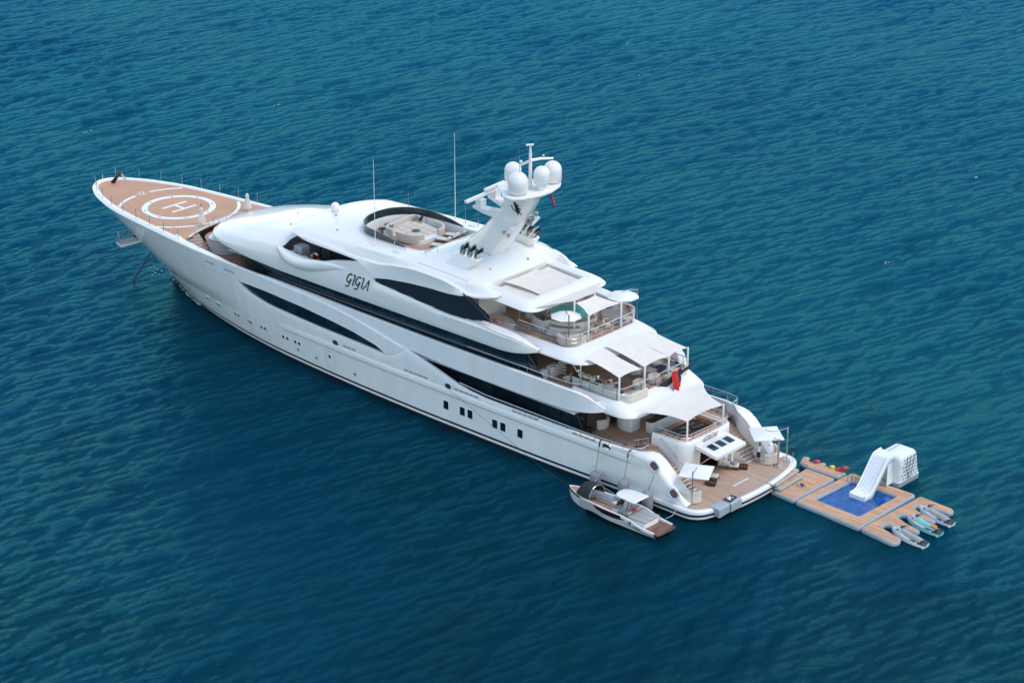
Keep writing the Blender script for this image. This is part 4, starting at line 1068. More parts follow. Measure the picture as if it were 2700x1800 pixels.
for z, x in ((18.7, 25.45), (18.15, 25.85)):
    mb = MB(); mb.xf(Matrix()); mb.lathe((0, 0, 0), [(.12, 0), (.3, .5), (.26, .5), (.1, .1)], 12); mb.xf(Matrix.Translation((x - .1, -.35, z)) @ Matrix.Rotation(R(-80), 4, 'Y') @ Matrix.Scale(.9, 4)); mb.build('horn', steel, mast)
# rampant lion
LION = [(-.05, 0), (.12, .02), (.16, .2), (.30, .30), (.42, .18), (.52, .06), (.64, .1), (.56, .28), (.52, .46), (.48, .62), (.62, .66), (.78, .60), (.84, .70), (.66, .80), (.52, .82), (.60, .96), (.76, 1.0), (.80, 1.10), (.60, 1.12), (.52, 1.26), (.34, 1.34), (.16, 1.22), (.12, 1.02), (.10, .84), (.04, .66), (.02, .50), (-.14, .44), (-.30, .52), (-.34, .70), (-.24, .84), (-.30, .94), (-.44, .82), (-.46, .58), (-.34, .38), (-.12, .30), (-.02, .30), (-.06, .14)]
def lion(M, s, name, m, par):
    mb = MB(); mb.add([(x * s, y * s, 0) for x, y in LION], [list(range(len(LION)))]); mb.xf(M); o = mb.build(name, m, par, smooth=0); return o
lion(Matrix(((-1, .72, 0, 25.75), (0, -.02, 1, 1.045), (0, 1, .0, 18.75), (0, 0, 0, 1))), .82, 'lion_emblem', black, mast)
# funnels: two housings of three pipes
for s in (1, -1):
    mb = MB(); hp = lambda w, x0, x1, y0, y1, z: [(x0, y0 * s, z), (x1, y0 * s, z), (x1, y1 * s, z), (x0, y1 * s, z)]
    mb.loft([[(p[0], p[1] * s, 13.3) for p in rrect(29.3, 32.0, 3.4, 4.75, .3)], [(p[0], p[1] * s, 14.88) for p in rrect(27.75, 30.7, 3.05, 4.2, .45)], [(p[0], p[1] * s, 14.95) for p in rrect(27.8, 30.65, 3.1, 4.15, .42)]], closed=True)
    mb.poly([(p[0], p[1] * s, 14.95) for p in rrect(27.8, 30.65, 3.1, 4.15, .42)])
    hs = mb.build('funnel_housing', white, Y, smooth=45)
    for k in range(3):
        x = 30.05 - k * .85; mb = MB(); n = 18; rows = []
        for z, dx, rx in ((14.93, 0, .44), (15.02, -.02, .42), (15.1, -.06, .37), (15.95, -.55, .37)):
            rows.append([(x + dx + rx * math.cos(t) * .95, s * (3.62 + rx * math.sin(t) * 1.05), z + (.22 * math.cos(t) * -1 if z > 15.5 else 0)) for t in [2 * math.pi * i / n for i in range(n)]])
        mb.loft(rows[:3], 0, closed=True); mb.loft(rows[2:], 1, closed=True)
        rows2 = [[((p[0] - x + .55) * .82 + x - .55, (p[1] - s * 3.62) * .82 + s * 3.62, p[2] - d) for p in rows[3]] for d in (0, .5)]
        mb.loft([rows[3]] + rows2, 2, closed=True); mb.poly(rows2[1], None, 2)
        mb.build('exhaust_pipe', [steel, steel, black], hs, smooth=40)
dome(50.0, 0, 12.95, .42, .85, Y, .2)
for x, y, z, h, r in ((39.5, 4.9, 13.55, 8.1, .035), (39.4, -5.2, 13.4, 8.4, .035), (43.8, -3.5, 13.7, 1.9, .03), (38.0, 3.95, 13.75, .75, .025), (36.4, 4.2, 13.8, .9, .025), (34.2, 3.9, 13.9, .95, .025), (33.3, 3.3, 13.95, .95, .025), (37.8, -4.9, 13.6, 1.8, .025), (36.2, -4.9, 13.6, .9, .025), (46.5, 3.0, 13.3, 1.4, .012)):
    MB().tube([(x, y, z), (x, y, z + .35), (x, y, z + .36), (x, y, z + h)], [r * 2, r * 2, r, r * .5], 6).build('whip_aerial', white if h > 3 else steel, Y)
for x, y in ((36.8, 4.6), (36.6, -4.8)): MB().rprism(rrect(x - .45, x + .45, y - .4, y + .4, .08, 2), 13.5, 13.75, .03).build('roof_hatch', offwhite, Y)

# small fittings and seams on the white roofs
for x, y, z in ((48.6, 1.2, 13.35), (47.0, -2.4, 13.42), (45.2, 4.2, 13.5), (33.8, -4.3, 13.95), (31.2, 4.9, 13.62), (27.6, 2.6, 13.75), (27.2, -1.8, 13.65), (30.6, -1.8, 14.6), (53.6, 2.4, 11.55), (56.4, -1.0, 11.12)):
    MB().lathe((x, y, z), [(.09, -.1), (.09, .05), (.05, .12), (0, .12)], 8).build('roof_light', steeldark, Y)
for s in (1, -1):
    mb = MB(); mb.tube([(x, s * yR(x) * .842, zSh(x) + .015) for x in np.arange(27.5, 33.8, .5)], .014, 4); mb.build('roof_seam', portgrey, Y)
mb = MB(); mb.tube([(33.0, 1.55, 14.42), (31, 1.5, 14.66), (29.2, 1.45, 14.5), (28.7, 1.3, 14.42)], .02, 4); mb.build('mast_seam', black, Y)

# ------------------------------------------------------------------ poles that carry the awnings
def pole(x, y, z0, z1, r=.085, m=white): 
    mb = MB(); mb.tube([(x, y, z0), (x, y, z1 - .06), (x, y, z1)], [r, r, r * .6], 10); return mb.build('awning_pole', m, Y)
for y in (1.87, -2.35): pole(16.9, y, 9.7, 12.17)
for y in (1.3, -1.3): pole(19.0, y, 9.7, 12.75)
for y in (4.5, 1.25, -1.9, -4.45): pole(11.2, y, 6.6, 9.0)
for y in (2.65, -2.1): pole(5.42, y, 4.3, 6.25)
pole(24.0, 2.8, 9.7, 12.4, .05, steel); pole(15.6, 4.3, 6.6, 9.1, .08, steel)
mb = MB(); mb.tube([(13.6, 3.2, 3.2), (13.6, 3.2, 5.7)], .05, 6); mb.build('deck_pillar', steel, Y); MB().tube([(13.2, 2.3, 3.2), (13.2, 2.3, 5.7)], .05, 6).build('deck_pillar', steel, Y)
MB().rprism(fillet([(11.6, 2.4), (11.6, 1.1), (12.6, .9), (12.9, -2.0), (13.3, -2.0), (13.3, 2.2), (12.6, 2.5)], .2), 3.2, 5.7, .02).build('stair_column', offwhite, Y)

# ------------------------------------------------------------------ awnings stretched over the after decks
def sail(label, a, b, c, d, sag=.18, curve_in=.16, m=canvas, group=None, n=10):
    """four corners in order round the cloth; every edge is pulled in, the middle hangs"""
    a, b, c, d = map(Vector, (a, b, c, d)); ctr = (a + b + c + d) / 4; rows = []
    for i in range(n + 1):
        u = i / n; r = []
        for j in range(n + 1):
            v = j / n
            p = a * (1 - u) * (1 - v) + b * u * (1 - v) + c * u * v + d * (1 - u) * v
            e = 4 * (u * (1 - u) * max((1 - v) ** 3, v ** 3) + v * (1 - v) * max((1 - u) ** 3, u ** 3))
            p = p.lerp(ctr, curve_in * e * .55)
            p.z -= sag * 16 * u * (1 - u) * v * (1 - v) * .6
            p.z += .012 * math.sin(14 * u + 5 * v) * 4 * u * (1 - u)
            r.append(p)
        rows.append(r)
    mb = MB(); mb.loft(rows); low = [[p - Vector((0, 0, .012)) for p in r] for r in rows]; mb.loft(low)
    o = mb.build('shade_sail', m, None, smooth=60); return tag(o, label, 'awning', group)
G1 = 'cream shade sails over the after decks'
sail('cream shade sail in the roof opening, nearest the hull side with the louvres', (26.2, 3.4, 12.62), (26.2, 1.5, 12.62), (22.2, 1.3, 12.45), (22.2, 3.4, 12.45), .15, .1, group=G1)
sail('wide cream shade sail in the middle of the roof opening', (26.3, 2.3, 12.9), (26.3, -1.9, 12.95), (22.2, -1.9, 12.6), (22.2, 1.9, 12.6), .2, .16, group=G1)
sail('cream shade sail at the far starboard side of the roof opening', (26.2, -1.3, 12.75), (26.2, -3.3, 12.8), (22.2, -3.3, 12.5), (22.2, -1.4, 12.5), .15, .1, group=G1)
sail('big cream shade sail from the roof edge to the poles by the hot tub', (20.75, 4.4, 12.55), (20.7, -4.3, 12.55), (19.0, -1.3, 12.75), (19.0, 1.3, 12.75), .05, .12, group=G1)
sail('small square cream shade sail on four poles beside the hot tub', (18.9, 1.25, 12.6), (18.9, -1.25, 12.6), (16.95, -2.3, 12.1), (16.95, 1.8, 12.1), .1, .2, group=G1)
sail('cream shade sail over the flower laid dining counter', (14.9, 4.45, 9.62), (15.25, 1.9, 9.72), (11.25, 1.6, 8.85), (11.2, 4.48, 8.95), .2, .16, group=G1)
sail('cream shade sail in the middle of the three over the dining deck', (15.35, 1.55, 9.78), (15.35, -1.6, 9.8), (11.2, -1.85, 8.93), (11.2, 1.28, 8.93), .2, .16, group=G1)
sail('cream shade sail at the far end of the dining deck by the tallest pole', (15.35, -1.3, 9.7), (14.9, -3.95, 9.68), (11.2, -4.4, 8.95), (11.2, -1.9, 8.9), .2, .16, group=G1)
sail('large cream shade sail over the stern sofa behind the red ensign', (9.2, 4.45, 6.5), (9.2, -3.9, 6.6), (5.45, -2.1, 6.15), (5.45, 2.62, 6.2), .25, .26, group=G1)

# ------------------------------------------------------------------ bridge deck, aft
def circ_wall(mb, c, prof, n=40, **k): return mb.lathe(c, prof, n, **k)
hot = thing('hot_tub', 'round white hot tub with turquoise water and wooden rim', 'hot tub', (21.05, -.45, 9.7))
mb = MB(); mb.lathe((0, 0, 0), [(2.28, 0), (2.28, .06), (2.32, .08), (2.4, .92)], 48); mb.build('tub_wall', offwhite, hot)
mb = MB(); mb.lathe((0, 0, 0), [(2.4, .92), (2.44, .95), (2.44, 1.0), (1.98, 1.0), (1.98, .97)], 48); mb.build('wood_rim', stairteak, hot)
mb = MB(); mb.lathe((0, 0, 0), [(1.98, .99), (1.96, 1.02), (1.9, 1.0), (1.84, .55), (0, .5)], 48); mb.build('basin', cream, hot)
mb = MB(); oc = [(1.9 * math.cos(t) , 1.9 * math.sin(t)) for t in [2 * math.pi * (k + .5) / 8 for k in range(8)]]; mb.prism(fillet(oc, .3, 3), .9, .965); mb.build('water', jade, hot, smooth=0)
for k, (r, h) in enumerate(((3.35, .3), (2.95, .62))):
    mb = MB(); P = [(r * math.cos(t), r * math.sin(t)) for t in np.linspace(R(95), R(150), 12)] + [(2.3 * math.cos(t), 2.3 * math.sin(t)) for t in np.linspace(R(150), R(95), 12)]
    mb.prism(P, 0, h, 0, 1); mb.build('tub_step', [offwhite, stairteak], hot, smooth=0)
mb = MB(); P = [(3.5 * math.cos(t), 3.1 * math.sin(t)) for t in np.linspace(R(38), R(88), 12)] + [(2.42 * math.cos(t), 2.42 * math.sin(t)) for t in np.linspace(R(88), R(38), 12)]
mb.prism(P, 0, 1.0); mb.build('side_counter', offwhite, hot, smooth=0); mb = MB(); mb.prism(P, 1.0, 1.05); mb.build('counter_top', darktop, hot, smooth=0)
mb = MB(); mb.tube(catmull([(-.2, 3.4, 0), (-.2, 3.4, 1.2), (-.1, 3.0, 1.45), (0, 2.5, 1.5), (0, 2.3, 1.1)], 4), .03, 6); mb.build('grab_rail', steel, hot)
bar = thing('bar_counter', 'white bar counter with rounded end ahead of the hot tub', 'bar', (24.5, -.3, 9.7))
MB().rprism(fillet([(-.35, -2.4), (.35, -2.4), (.35, 1.5), (-.35, 1.5)], .3), 0, 1.08, .02).build('counter', offwhite, bar)
MB().rprism(fillet([(-.45, -2.45), (.45, -2.45), (.45, 1.6), (-.45, 1.6)], .35), 1.08, 1.13, .02).build('counter_top', darktop, bar)
def stool(name, label, loc, rz=0, group=None, seat=beige):
    t = thing(name, label, 'stool', loc, rz, group)
    MB().lathe((0, 0, 0), [(.24, 0), (.24, .03), (.05, .05), (.04, .68)], 14).build('pedestal', steel, t)
    MB().lathe((0, 0, .68), [(.05, 0), (.24, .02), (.25, .1), (0, .12)], 16).build('seat', seat, t)
    mb = MB(); a = [(-.25 * math.cos(u), .25 * math.sin(u)) for u in np.linspace(-1.2, 1.2, 9)]
    mb.loft([[(x, y, .74) for x, y in a], [(x * 1.15, y * 1.1, 1.12) for x, y in a]]); mb.build('backrest', darkwood, t); return t
s0 = stool('bar_stool', 'high bar stool on a steel pedestal, nearer the louvres', (25.7, .75, 9.7), math.pi, 'bar stools at the bridge deck bar')
dup(s0, (25.7, -.25, 9.7), math.pi, 'high bar stool on a steel pedestal, second from the louvres')
def cushions(items, group):
    first = {}
    for lab, loc, m, rz, tilt, size in items:
        key = (m.name, size)
        if key in first:
            o = first[key].copy(); COL.objects.link(o)
        else:
            o = MB().pillow((0, 0, 0), size, size * .36).build('cushion', m, None, smooth=60); first[key] = o
        o.location = loc; o.rotation_euler = (0, tilt, rz); tag(o, lab, 'cushion', group)
def sunbed(name, label, outline, z0, h, par_cat, m=beige, base=offwhite, loc=(0, 0, 0)):
    t = thing(name, label, par_cat, loc)
    MB().rprism(offset_closed(outline, .04), 0, h * .55, .02).build('base', base, t)
    MB().rprism(outline, h * .55, h, .07).build('mattress', m, t)
    return t
lens = catmull([(2.0, -.75, 0), (.9, -1.0, 0), (-.6, -.9, 0), (-1.9, -.35, 0), (-2.1, .4, 0), (-.8, .95, 0), (.8, 1.05, 0), (2.0, .3, 0)], 4, closed=True)
sunbed('oval_sunbed', 'long oval beige sunbed beside the louvres on the bridge deck', [(p.x, p.y) for p in lens], 0, .45, 'sunbed', loc=(25.6, 3.9, 9.7))
cushions([('coral cushion at the louvre end of the oval sunbed', (27.3, 3.9, 10.32), pink, .4, -.7, .5), ('coral cushion of a pair at the outer edge of the oval sunbed, nearer the louvres', (25.0, 4.65, 10.3), pink, -1.3, -.8, .5),
          ('coral cushion of a pair at the outer edge of the oval sunbed, nearer the rail', (24.4, 4.45, 10.3), pink, -1.2, -.8, .5)], 'coral cushions on the bridge deck')
def round_sofa(label, loc, r, a0, a1, m=beige, h=.45, back=.45, rz=0, base=offwhite, name='round_sofa', sx=1.0):
    t = thing(name, label, 'sofa', loc, rz)
    P = ellipse(0, 0, r * sx, r, 32)
    MB().rprism(offset_closed(P, .05), 0, h * .5, .02).build('base', base, t)
    MB().rprism(P, h * .5, h, .08).build('seat', m, t)
    mb = MB(); rows = []
    for u in np.linspace(R(a0), R(a1), 22):
        c, s = math.cos(u), math.sin(u)
        rows.append([(c * rr_ * sx, s * rr_, z) for rr_, z in ((r + .05, .1), (r + .07, h + back - .06), (r - .02, h + back), (r - .16, h + back - .04), (r - .24, h - .05))])
    mb.loft(rows); mb.poly(rows[0]); mb.poly(rows[-1]); mb.build('backrest', m, t)
    return t
round_sofa('large round beige sofa under the far parasol on the bridge deck', (18.85, -4.2, 9.7), 1.45, 190, 330)
cushions([('coral cushion on the far round sofa, middle of three', (18.2, -5.25, 10.45), pink, 1.2, -.9, .5), ('dark red cushion on the far round sofa', (18.75, -5.4, 10.45), red, 1.5, -.9, .45), ('coral cushion on the far round sofa, nearest the rail', (17.75, -4.95, 10.45), pink, .9, -.9, .5)], 'coral cushions on the bridge deck')
round_sofa('curved beige sofa in the near rail corner beside the hot tub', (17.95, 2.75, 9.7), 1.25, 20, 200)
cushions([('coral cushion on the near corner sofa, forward of its pair', (18.55, 3.55, 10.42), pink, -1.9, -.9, .5), ('coral cushion on the near corner sofa, aft of its pair', (17.75, 3.75, 10.42), pink, -1.5, -.9, .5)], 'coral cushions on the bridge deck')
def tubchair(name, label, loc, rz, group=None, m=cream, frame=darkwood, pil=None):
    t = thing(name, label, 'armchair', loc, rz, group)
    MB().lathe((0, 0, 0), [(.28, .02), (.36, .3), (.4, .42), (.36, .46), (0, .47)], 18).build('seat', m, t)
    mb = MB(); rows = []
    for u in np.linspace(R(75), R(285), 16):
        c, s = math.cos(u), math.sin(u); hh = .62 + .16 * (-c)
        rows.append([(c * r_, s * r_, z) for r_, z in ((.36, .3), (.46, hh), (.41, hh + .03), (.34, .4))])
    mb.loft(rows); mb.build('backrest', m, t)
    mb = MB(); mb.tube([(.46 * math.cos(u), .46 * math.sin(u), .66 + .16 * -math.cos(u)) for u in np.linspace(R(72), R(288), 16)], .025, 5); mb.build('frame', frame, t)
    for sx in (-.26, .26):
        for sy in (-.24, .24): MB().tube([(sx * .8, sy * .8, .3), (sx, sy, 0)], .025, 5).build('leg', frame, t)
    if pil: MB().pillow((-.12, 0, .62), .42, .16, -1.1, 0).build('cushion', pil, t)
    return t
c1 = tubchair('tub_chair', 'beige tub chair with coral cushion nearest the far round sofa', (17.95, -1.75, 9.7), R(120), 'tub chairs with coral cushions', pil=pink)
dup(c1, (18.1, -.25, 9.7), R(80), 'beige tub chair with coral cushion behind the awning pole')
def round_table(name, label, loc, r, h, top=darktop, leg=darkwood, group=None):
    t = thing(name, label, 'table', loc, 0, group)
    MB().lathe((0, 0, 0), [(r * .5, 0), (r * .5, .03), (.05, .06), (.05, h - .04)], 16).build('pedestal', leg, t)
    MB().lathe((0, 0, h - .04), [(0, 0), (r, 0), (r, .04), (0, .045)], 22).build('tabletop', top, t); return t
round_table('side_table', 'small round dark side table beside the far round sofa', (17.4, -2.95, 9.7), .38, .5)
round_table('side_table', 'small round dark side table forward of the far round sofa', (20.4, -4.6, 9.7), .42, .5)
def parasol8(label, loc, hz, r, pole_xy, ztop, group=None):
    t = thing('parasol', label, 'parasol', loc, 0, group)
    n = 8; rim = [(r * math.cos(2 * math.pi * (k + .5) / n), r * math.sin(2 * math.pi * (k + .5) / n), hz - .42) for k in range(n)]
    mid = [(p[0] * .5, p[1] * .5, hz - .17) for p in rim]; mb = MB(); mb.loft([rim, mid, [(0, 0, hz)] * n], closed=True); mb.build('canopy', whitecanvas, t, smooth=12)
    MB().lathe((0, 0, hz - .02), [(.09, 0), (.09, .05), (0, .08)], 8).build('cap', steel, t)
    for p in rim: MB().tube([p, (0, 0, hz - .03)], .012, 4).build('rib', white, t)
    px, py = pole_xy
    MB().tube([(px, py, 0), (px, py, ztop)], .05, 8).build('pole', steeldark, t)
    MB().tube([(px, py, ztop - .1), (px * .5, py * .5, hz + .15), (0, 0, hz)], .03, 6).build('arm', steel, t)
    return t
parasol8('white eight sided parasol over the near side of the hot tub', (18.95, 2.4, 9.7), 2.42, 1.36, (-1.5, 1.35), 2.9)
parasol8('white eight sided parasol over the far round sofa', (18.2, -4.1, 9.7), 2.6, 1.45, (-.75, -1.05), 2.75)

# ------------------------------------------------------------------ sun deck furniture
pad = thing('sunken_lounge', 'big square padded lounge of cream tiles with a low sofa back on the top deck', 'lounge', (40.2, -.85, 12.9))
lp = fillet([(2.4, 2.3), (-2.3, 2.0), (-2.4, -1.6), (2.5, -2.35)], 1.0, 5)
MB().rprism(lp, 0, .42, .04).build('base', offwhite, pad)
for i in range(4):
    for j in range(4):
        x0, y0 = -1.62 + i * .86, -1.55 + j * .83
        MB().rprism(rrect(x0, x0 + .80, y0, y0 + .77, .09, 2), .40, .56, .05).build('seat_cushion', padcream, pad)
def backrest_run(path, h0, h1, th, par, m, name='backrest'):
    mb = MB(); rows = []
    P = [Vector(p) for p in path]
    for i, p in enumerate(P):
        d = (P[min(i + 1, len(P) - 1)] - P[max(i - 1, 0)]); d.normalize(); q = Vector((-d.y, d.x, 0))
        rows.append([(p + q * a + Vector((0, 0, z))) for a, z in ((0, h0), (0, h1 - .05), (th * .25, h1), (th * .75, h1), (th, h1 - .06), (th * 1.1, h0))])
    mb.loft(rows); mb.poly(rows[0]); mb.poly(rows[-1]); return mb.build(name, m, par)
for P, th in (([(40.9, 1.4), (41.9, 1.3), (42.35, .6), (42.55, -1), (42.75, -2.4), (42.4, -3.0), (41.3, -3.15)], -.28), ([(39.8, -3.15), (38.7, -3.0), (37.95, -2.3), (37.8, -1.5)], -.28), ([(40.4, 1.5), (39.2, 1.5), (38.2, 1.0), (37.9, .3)], .28)):
    backrest_run(catmull([(x - 40.2, y + .85, 0) for x, y in P], 4), .15, .98, th, pad, beige)
cushions([('grey blue cushion at the starboard corner of the padded lounge, left of its pair', (42.0, -2.55, 13.72), blueg, -2.4, -.9, .62), ('navy blue cushion at the starboard corner of the padded lounge', (41.5, -2.85, 13.72), navy, -2.0, -.9, .55),
          ('grey blue cushion at the forward port corner of the padded lounge', (42.0, .55, 13.7), blueg, 2.6, -.9, .55), ('grey blue cushion at the aft starboard corner of the padded lounge', (38.4, -2.5, 13.66), blueg, -.8, -.8, .55),
          ('striped blue cushion lying at the near edge of the padded lounge', (39.7, .75, 13.6), blueg, 1.5, -.5, .45)], 'blue cushions on the top deck')
round_table('lounge_table', 'low dark round table in the middle of the padded lounge', (39.9, -.6, 13.4), .38, .14)
round_table('side_table', 'brown round table forward of the padded lounge, nearer the glass', (43.2, -.3, 12.9), .42, .5, wood)
round_table('side_table', 'dark round table forward of the padded lounge', (42.9, .75, 12.9), .42, .42)
def lounger(label, loc, rz, group, m=cream):
    t = thing('sun_lounger', label, 'sun lounger', loc, rz, group)
    mb = MB()
    for y in (-.32, .32): mb.box((0, y, .26), (1.95, .06, .07))
    mb.box((.94, 0, .26), (.06, .7, .07)); mb.box((-.94, 0, .26), (.06, .7, .07)); mb.build('frame', wood, t)
    for x in (-.75, .75):
        for y in (-.3, .3): MB().box((x, y, .12), (.07, .07, .24)).build('leg', wood, t)
    MB().rprism(rrect(-.4, .97, -.33, .33, .06, 2), .29, .39, .03).build('mattress', m, t)
    mb = MB().rprism(rrect(-.75, 0, -.33, .33, .06, 2), 0, .10, .03); mb.xf(Matrix.Translation((-.4, 0, .30)) @ Matrix.Rotation(R(38), 4, 'Y')); mb.build('back_cushion', m, t)
    mb = MB().box((-.36, 0, -.03), (.74, .64, .04)); mb.xf(Matrix.Translation((-.4, 0, .30)) @ Matrix.Rotation(R(38), 4, 'Y')); mb.build('back_frame', wood, t)
    return t
l1 = lounger('wooden sun lounger with cream pad on the top deck, farthest from the glass screen edge', (37.0, -2.75, 12.9), R(20), 'sun loungers on the top deck')
dup(l1, (36.8, -1.35, 12.9), R(20), 'wooden sun lounger with cream pad on the top deck, middle of three')
dup(l1, (36.0, .1, 12.9), R(20), 'wooden sun lounger with cream pad on the top deck, nearest the funnel pipes')
for x, y, z, lab in ((36.75, -2.75, 13.42, 'rolled white towel on the far top deck lounger'), (36.5, -1.4, 13.42, 'rolled white towel on the middle top deck lounger')):
    o = MB().tube([(0, -.22, 0), (0, .22, 0)], .085, 8).build('towel', shirt, None); o.location = (x, y, z); tag(o, lab, 'towel', 'rolled towels on the top deck')

# ------------------------------------------------------------------ upper deck, aft
tb = thing('dining_counter', 'long white dining counter with wooden top under the near shade sail', 'counter', (15.35, 3.72, 6.62))
MB().rprism(rrect(-1.45, 1.45, -.34, .34, .1), 0, .80, .02).build('counter', offwhite, tb); MB().rprism(rrect(-1.5, 1.5, -.42, .42, .12), .80, .86, .02).build('tabletop', wood, tb)
MB().prism(rrect(-1.2, 1.2, -.25, .25, .05), .862, .872).build('runner', darktop, tb)
def flowers(label, loc, group):
    t = thing('flower_box', label, 'flowers', loc, 0, group)
    MB().box((0, 0, .09), (.52, .24, .18)).build('planter', offwhite, t)
    mb = MB(); r2 = random.Random(3)
    for k in range(60):
        c = (r2.uniform(-.28, .28), r2.uniform(-.16, .16), .2 + r2.uniform(0, .16)); mb.ball(c, r2.uniform(.03, .05), 5, 3, 0 if k % 5 else 1)
    mb.build('blossoms', [flower, leafm], t, kind='stuff'); return t
f1 = flowers('white and yellow flower box on the dining counter, farthest forward', (16.0, 3.72, 7.50), 'flower boxes on the dining counter')
dup(f1, (15.4, 3.74, 7.50), 0.1, 'white and yellow flower box in the middle of the dining counter'); dup(f1, (14.8, 3.7, 7.50), -.1, 'white and yellow flower box on the dining counter, farthest aft')
d1 = tubchair('dining_chair', 'cream dining chair behind the flower boxes, farthest forward of the row', (16.9, 2.55, 6.62), R(-90), 'dining chairs at the counter')
dup(d1, (16.0, 2.6, 6.62), R(-80), 'cream dining chair behind the flower boxes, middle of the row'); dup(d1, (15.1, 2.6, 6.62), R(-95), 'cream dining chair behind the flower boxes, aft end of the row')
dup(d1, (17.4, 3.9, 6.62), R(0), 'cream dining chair at the forward end of the dining counter')
for x, y, lab in ((16.75, 3.2, 'steel lantern at the forward end of the dining counter'), (14.75, 3.1, 'steel lantern on the deck side of the dining counter')):
    t = thing('lantern', lab, 'lantern', (x, y, 7.49 if y > 3.3 else 6.62), 0, 'steel lanterns on the dining deck')
    hh = 0 if y > 3.3 else .8
    MB().lathe((0, 0, 0), [(.17, 0), (.17, hh + .28), (.14, hh + .34), (0, hh + .35)], 12).build('body', steel, t)
def armchair(label, loc, rz, group, m=cream):
    t = thing('lounge_chair', label, 'armchair', loc, rz, group)
    MB().rprism(rrect(-.42, .42, -.42, .42, .12), .08, .44, .05).build('seat', m, t)
    backrest_run([Vector((p[0], p[1], 0)) for p in [(.42, .46), (-.2, .48), (-.44, .3), (-.5, 0), (-.44, -.3), (-.2, -.48), (.42, -.46)]][::-1], .1, .78, -.16, t, m)
    mb = MB(); mb.tube(catmull([(.44, .5, 0), (.44, .5, .62), (0, .54, .72), (-.5, .3, .82), (-.56, 0, .84), (-.5, -.3, .82), (0, -.54, .72), (.44, -.5, .62), (.44, -.5, 0)], 4), .022, 5); mb.build('frame', darkwood, t); return t
a1 = armchair('cream armchair with dark frame near the port awning pole on the dining deck', (13.6, 2.75, 6.62), R(-100), 'cream armchairs on the dining deck')
dup(a1, (12.0, .9, 6.62), R(95), 'cream armchair with dark frame by the stern rail, nearer the port side')
dup(a1, (11.9, -.9, 6.62), R(95), 'cream armchair with dark frame by the stern rail next to the ensign')
dup(a1, (14.2, -1.2, 6.62), R(-70), 'cream armchair with dark frame in the middle of the dining deck')
round_table('cocktail_table', 'round wooden cocktail table between the near sofa and armchair', (12.75, 2.45, 6.62), .5, .62, wood)
round_table('cocktail_table', 'round wooden cocktail table between the two stern rail armchairs', (12.9, -.1, 6.62), .42, .55, wood)
round_table('cocktail_table', 'blue topped cocktail table by the far corner sofa', (12.8, -2.9, 6.62), .48, .6, navy)
def corner_sofa(label, loc, rz, mir=1):
    t = thing('corner_sofa', label, 'sofa', loc, rz)
    P = [(-1.5, 0.62 * mir), (-1.5, -.62 * mir), (1.2, -.62 * mir), (1.2, -2.0 * mir), (2.2, -2.0 * mir), (2.2, .1 * mir), (1.7, .62 * mir)]
    P = fillet(P, .25, 3)
    MB().rprism(offset_closed(P, .04), 0, .22, .02).build('base', offwhite, t); MB().rprism(P, .22, .45, .06).build('seat', cream, t)
    bk = catmull([(-1.5, .62 * mir, 0), (0, .62 * mir, 0), (1.5, .6 * mir, 0), (2.1, .2 * mir, 0), (2.2, -.6 * mir, 0), (2.2, -2.0 * mir, 0)], 4)
    backrest_run(bk, .1, .82, -.2 * mir, t, cream); return t
corner_sofa('cream corner sofa along the near stern rail of the dining deck', (12.6, 3.75, 6.62), math.pi, -1)
corner_sofa('cream corner sofa with blue cushions along the far rail of the dining deck', (12.9, -3.75, 6.62), math.pi, 1)
cushions([('grey blue cushion on the far corner sofa of the dining deck, forward of three', (13.2, -4.1, 7.35), blueg, 1.57, -.9, .5), ('striped grey blue cushion on the far corner sofa, middle of three', (12.6, -4.15, 7.35), blueg, 1.3, -.9, .5), ('navy cushion on the far corner sofa, nearest the stern rail', (12.0, -4.1, 7.38), navy, 1.2, -.9, .6),
          ('navy cushion lying on the near corner sofa of the dining deck', (11.7, 3.6, 7.2), navy, .3, -.6, .5), ('navy cushion in the armchair near the port awning pole', (13.75, 2.95, 7.3), navy, -1.7, -.9, .4)], 'blue cushions on the dining deck')
MB().rprism(rrect(-.6, .6, -.45, .45, .12), 0, .5, .06).build('x', cream, None)
o = bpy.data.objects['x']; o.name = 'pouf'; o.location = (13.4, -2.0, 6.62); tag(o, 'square cream pouf under the middle of the three dining deck sails', 'pouf')
MB().rprism(rrect(-1.3, 1.3, -.5, .5, .1), 0, .95, .03).build('deck_locker', offwhite, None)
o = bpy.data.objects['deck_locker']; o.location = (20.2, 3.75, 6.62); tag(o, 'white deck locker beside the curved staircase on the dining deck', 'locker')
for k in range(9):
    a = R(150 - k * 14); mb = MB(); mb.box((0, 0, 0), (.95, .34, .07), rz=0); mb.xf(Matrix.Translation((18.4 + 1.1 * math.cos(a) - .16 * k + .6, 2.5 + .8 * math.sin(a) + .06 * k, 9.3 - .29 * k)) @ Matrix.Rotation(a, 4, 'Z')); mb.build('spiral_step', cream, Y)
mb = MB(); mb.tube(catmull([(18.9, 4.0, 9.3), (17.9, 3.9, 8.8), (17.1, 3.6, 8.2), (16.7, 3.5, 7.6)], 5), .03, 6); mb.build('stair_rail', steel, Y)
mb = MB(); mb.box((20.9, 5.2, 7.05), (3.6, 1.4, .85)); mb.build('side_bench', white, Y)

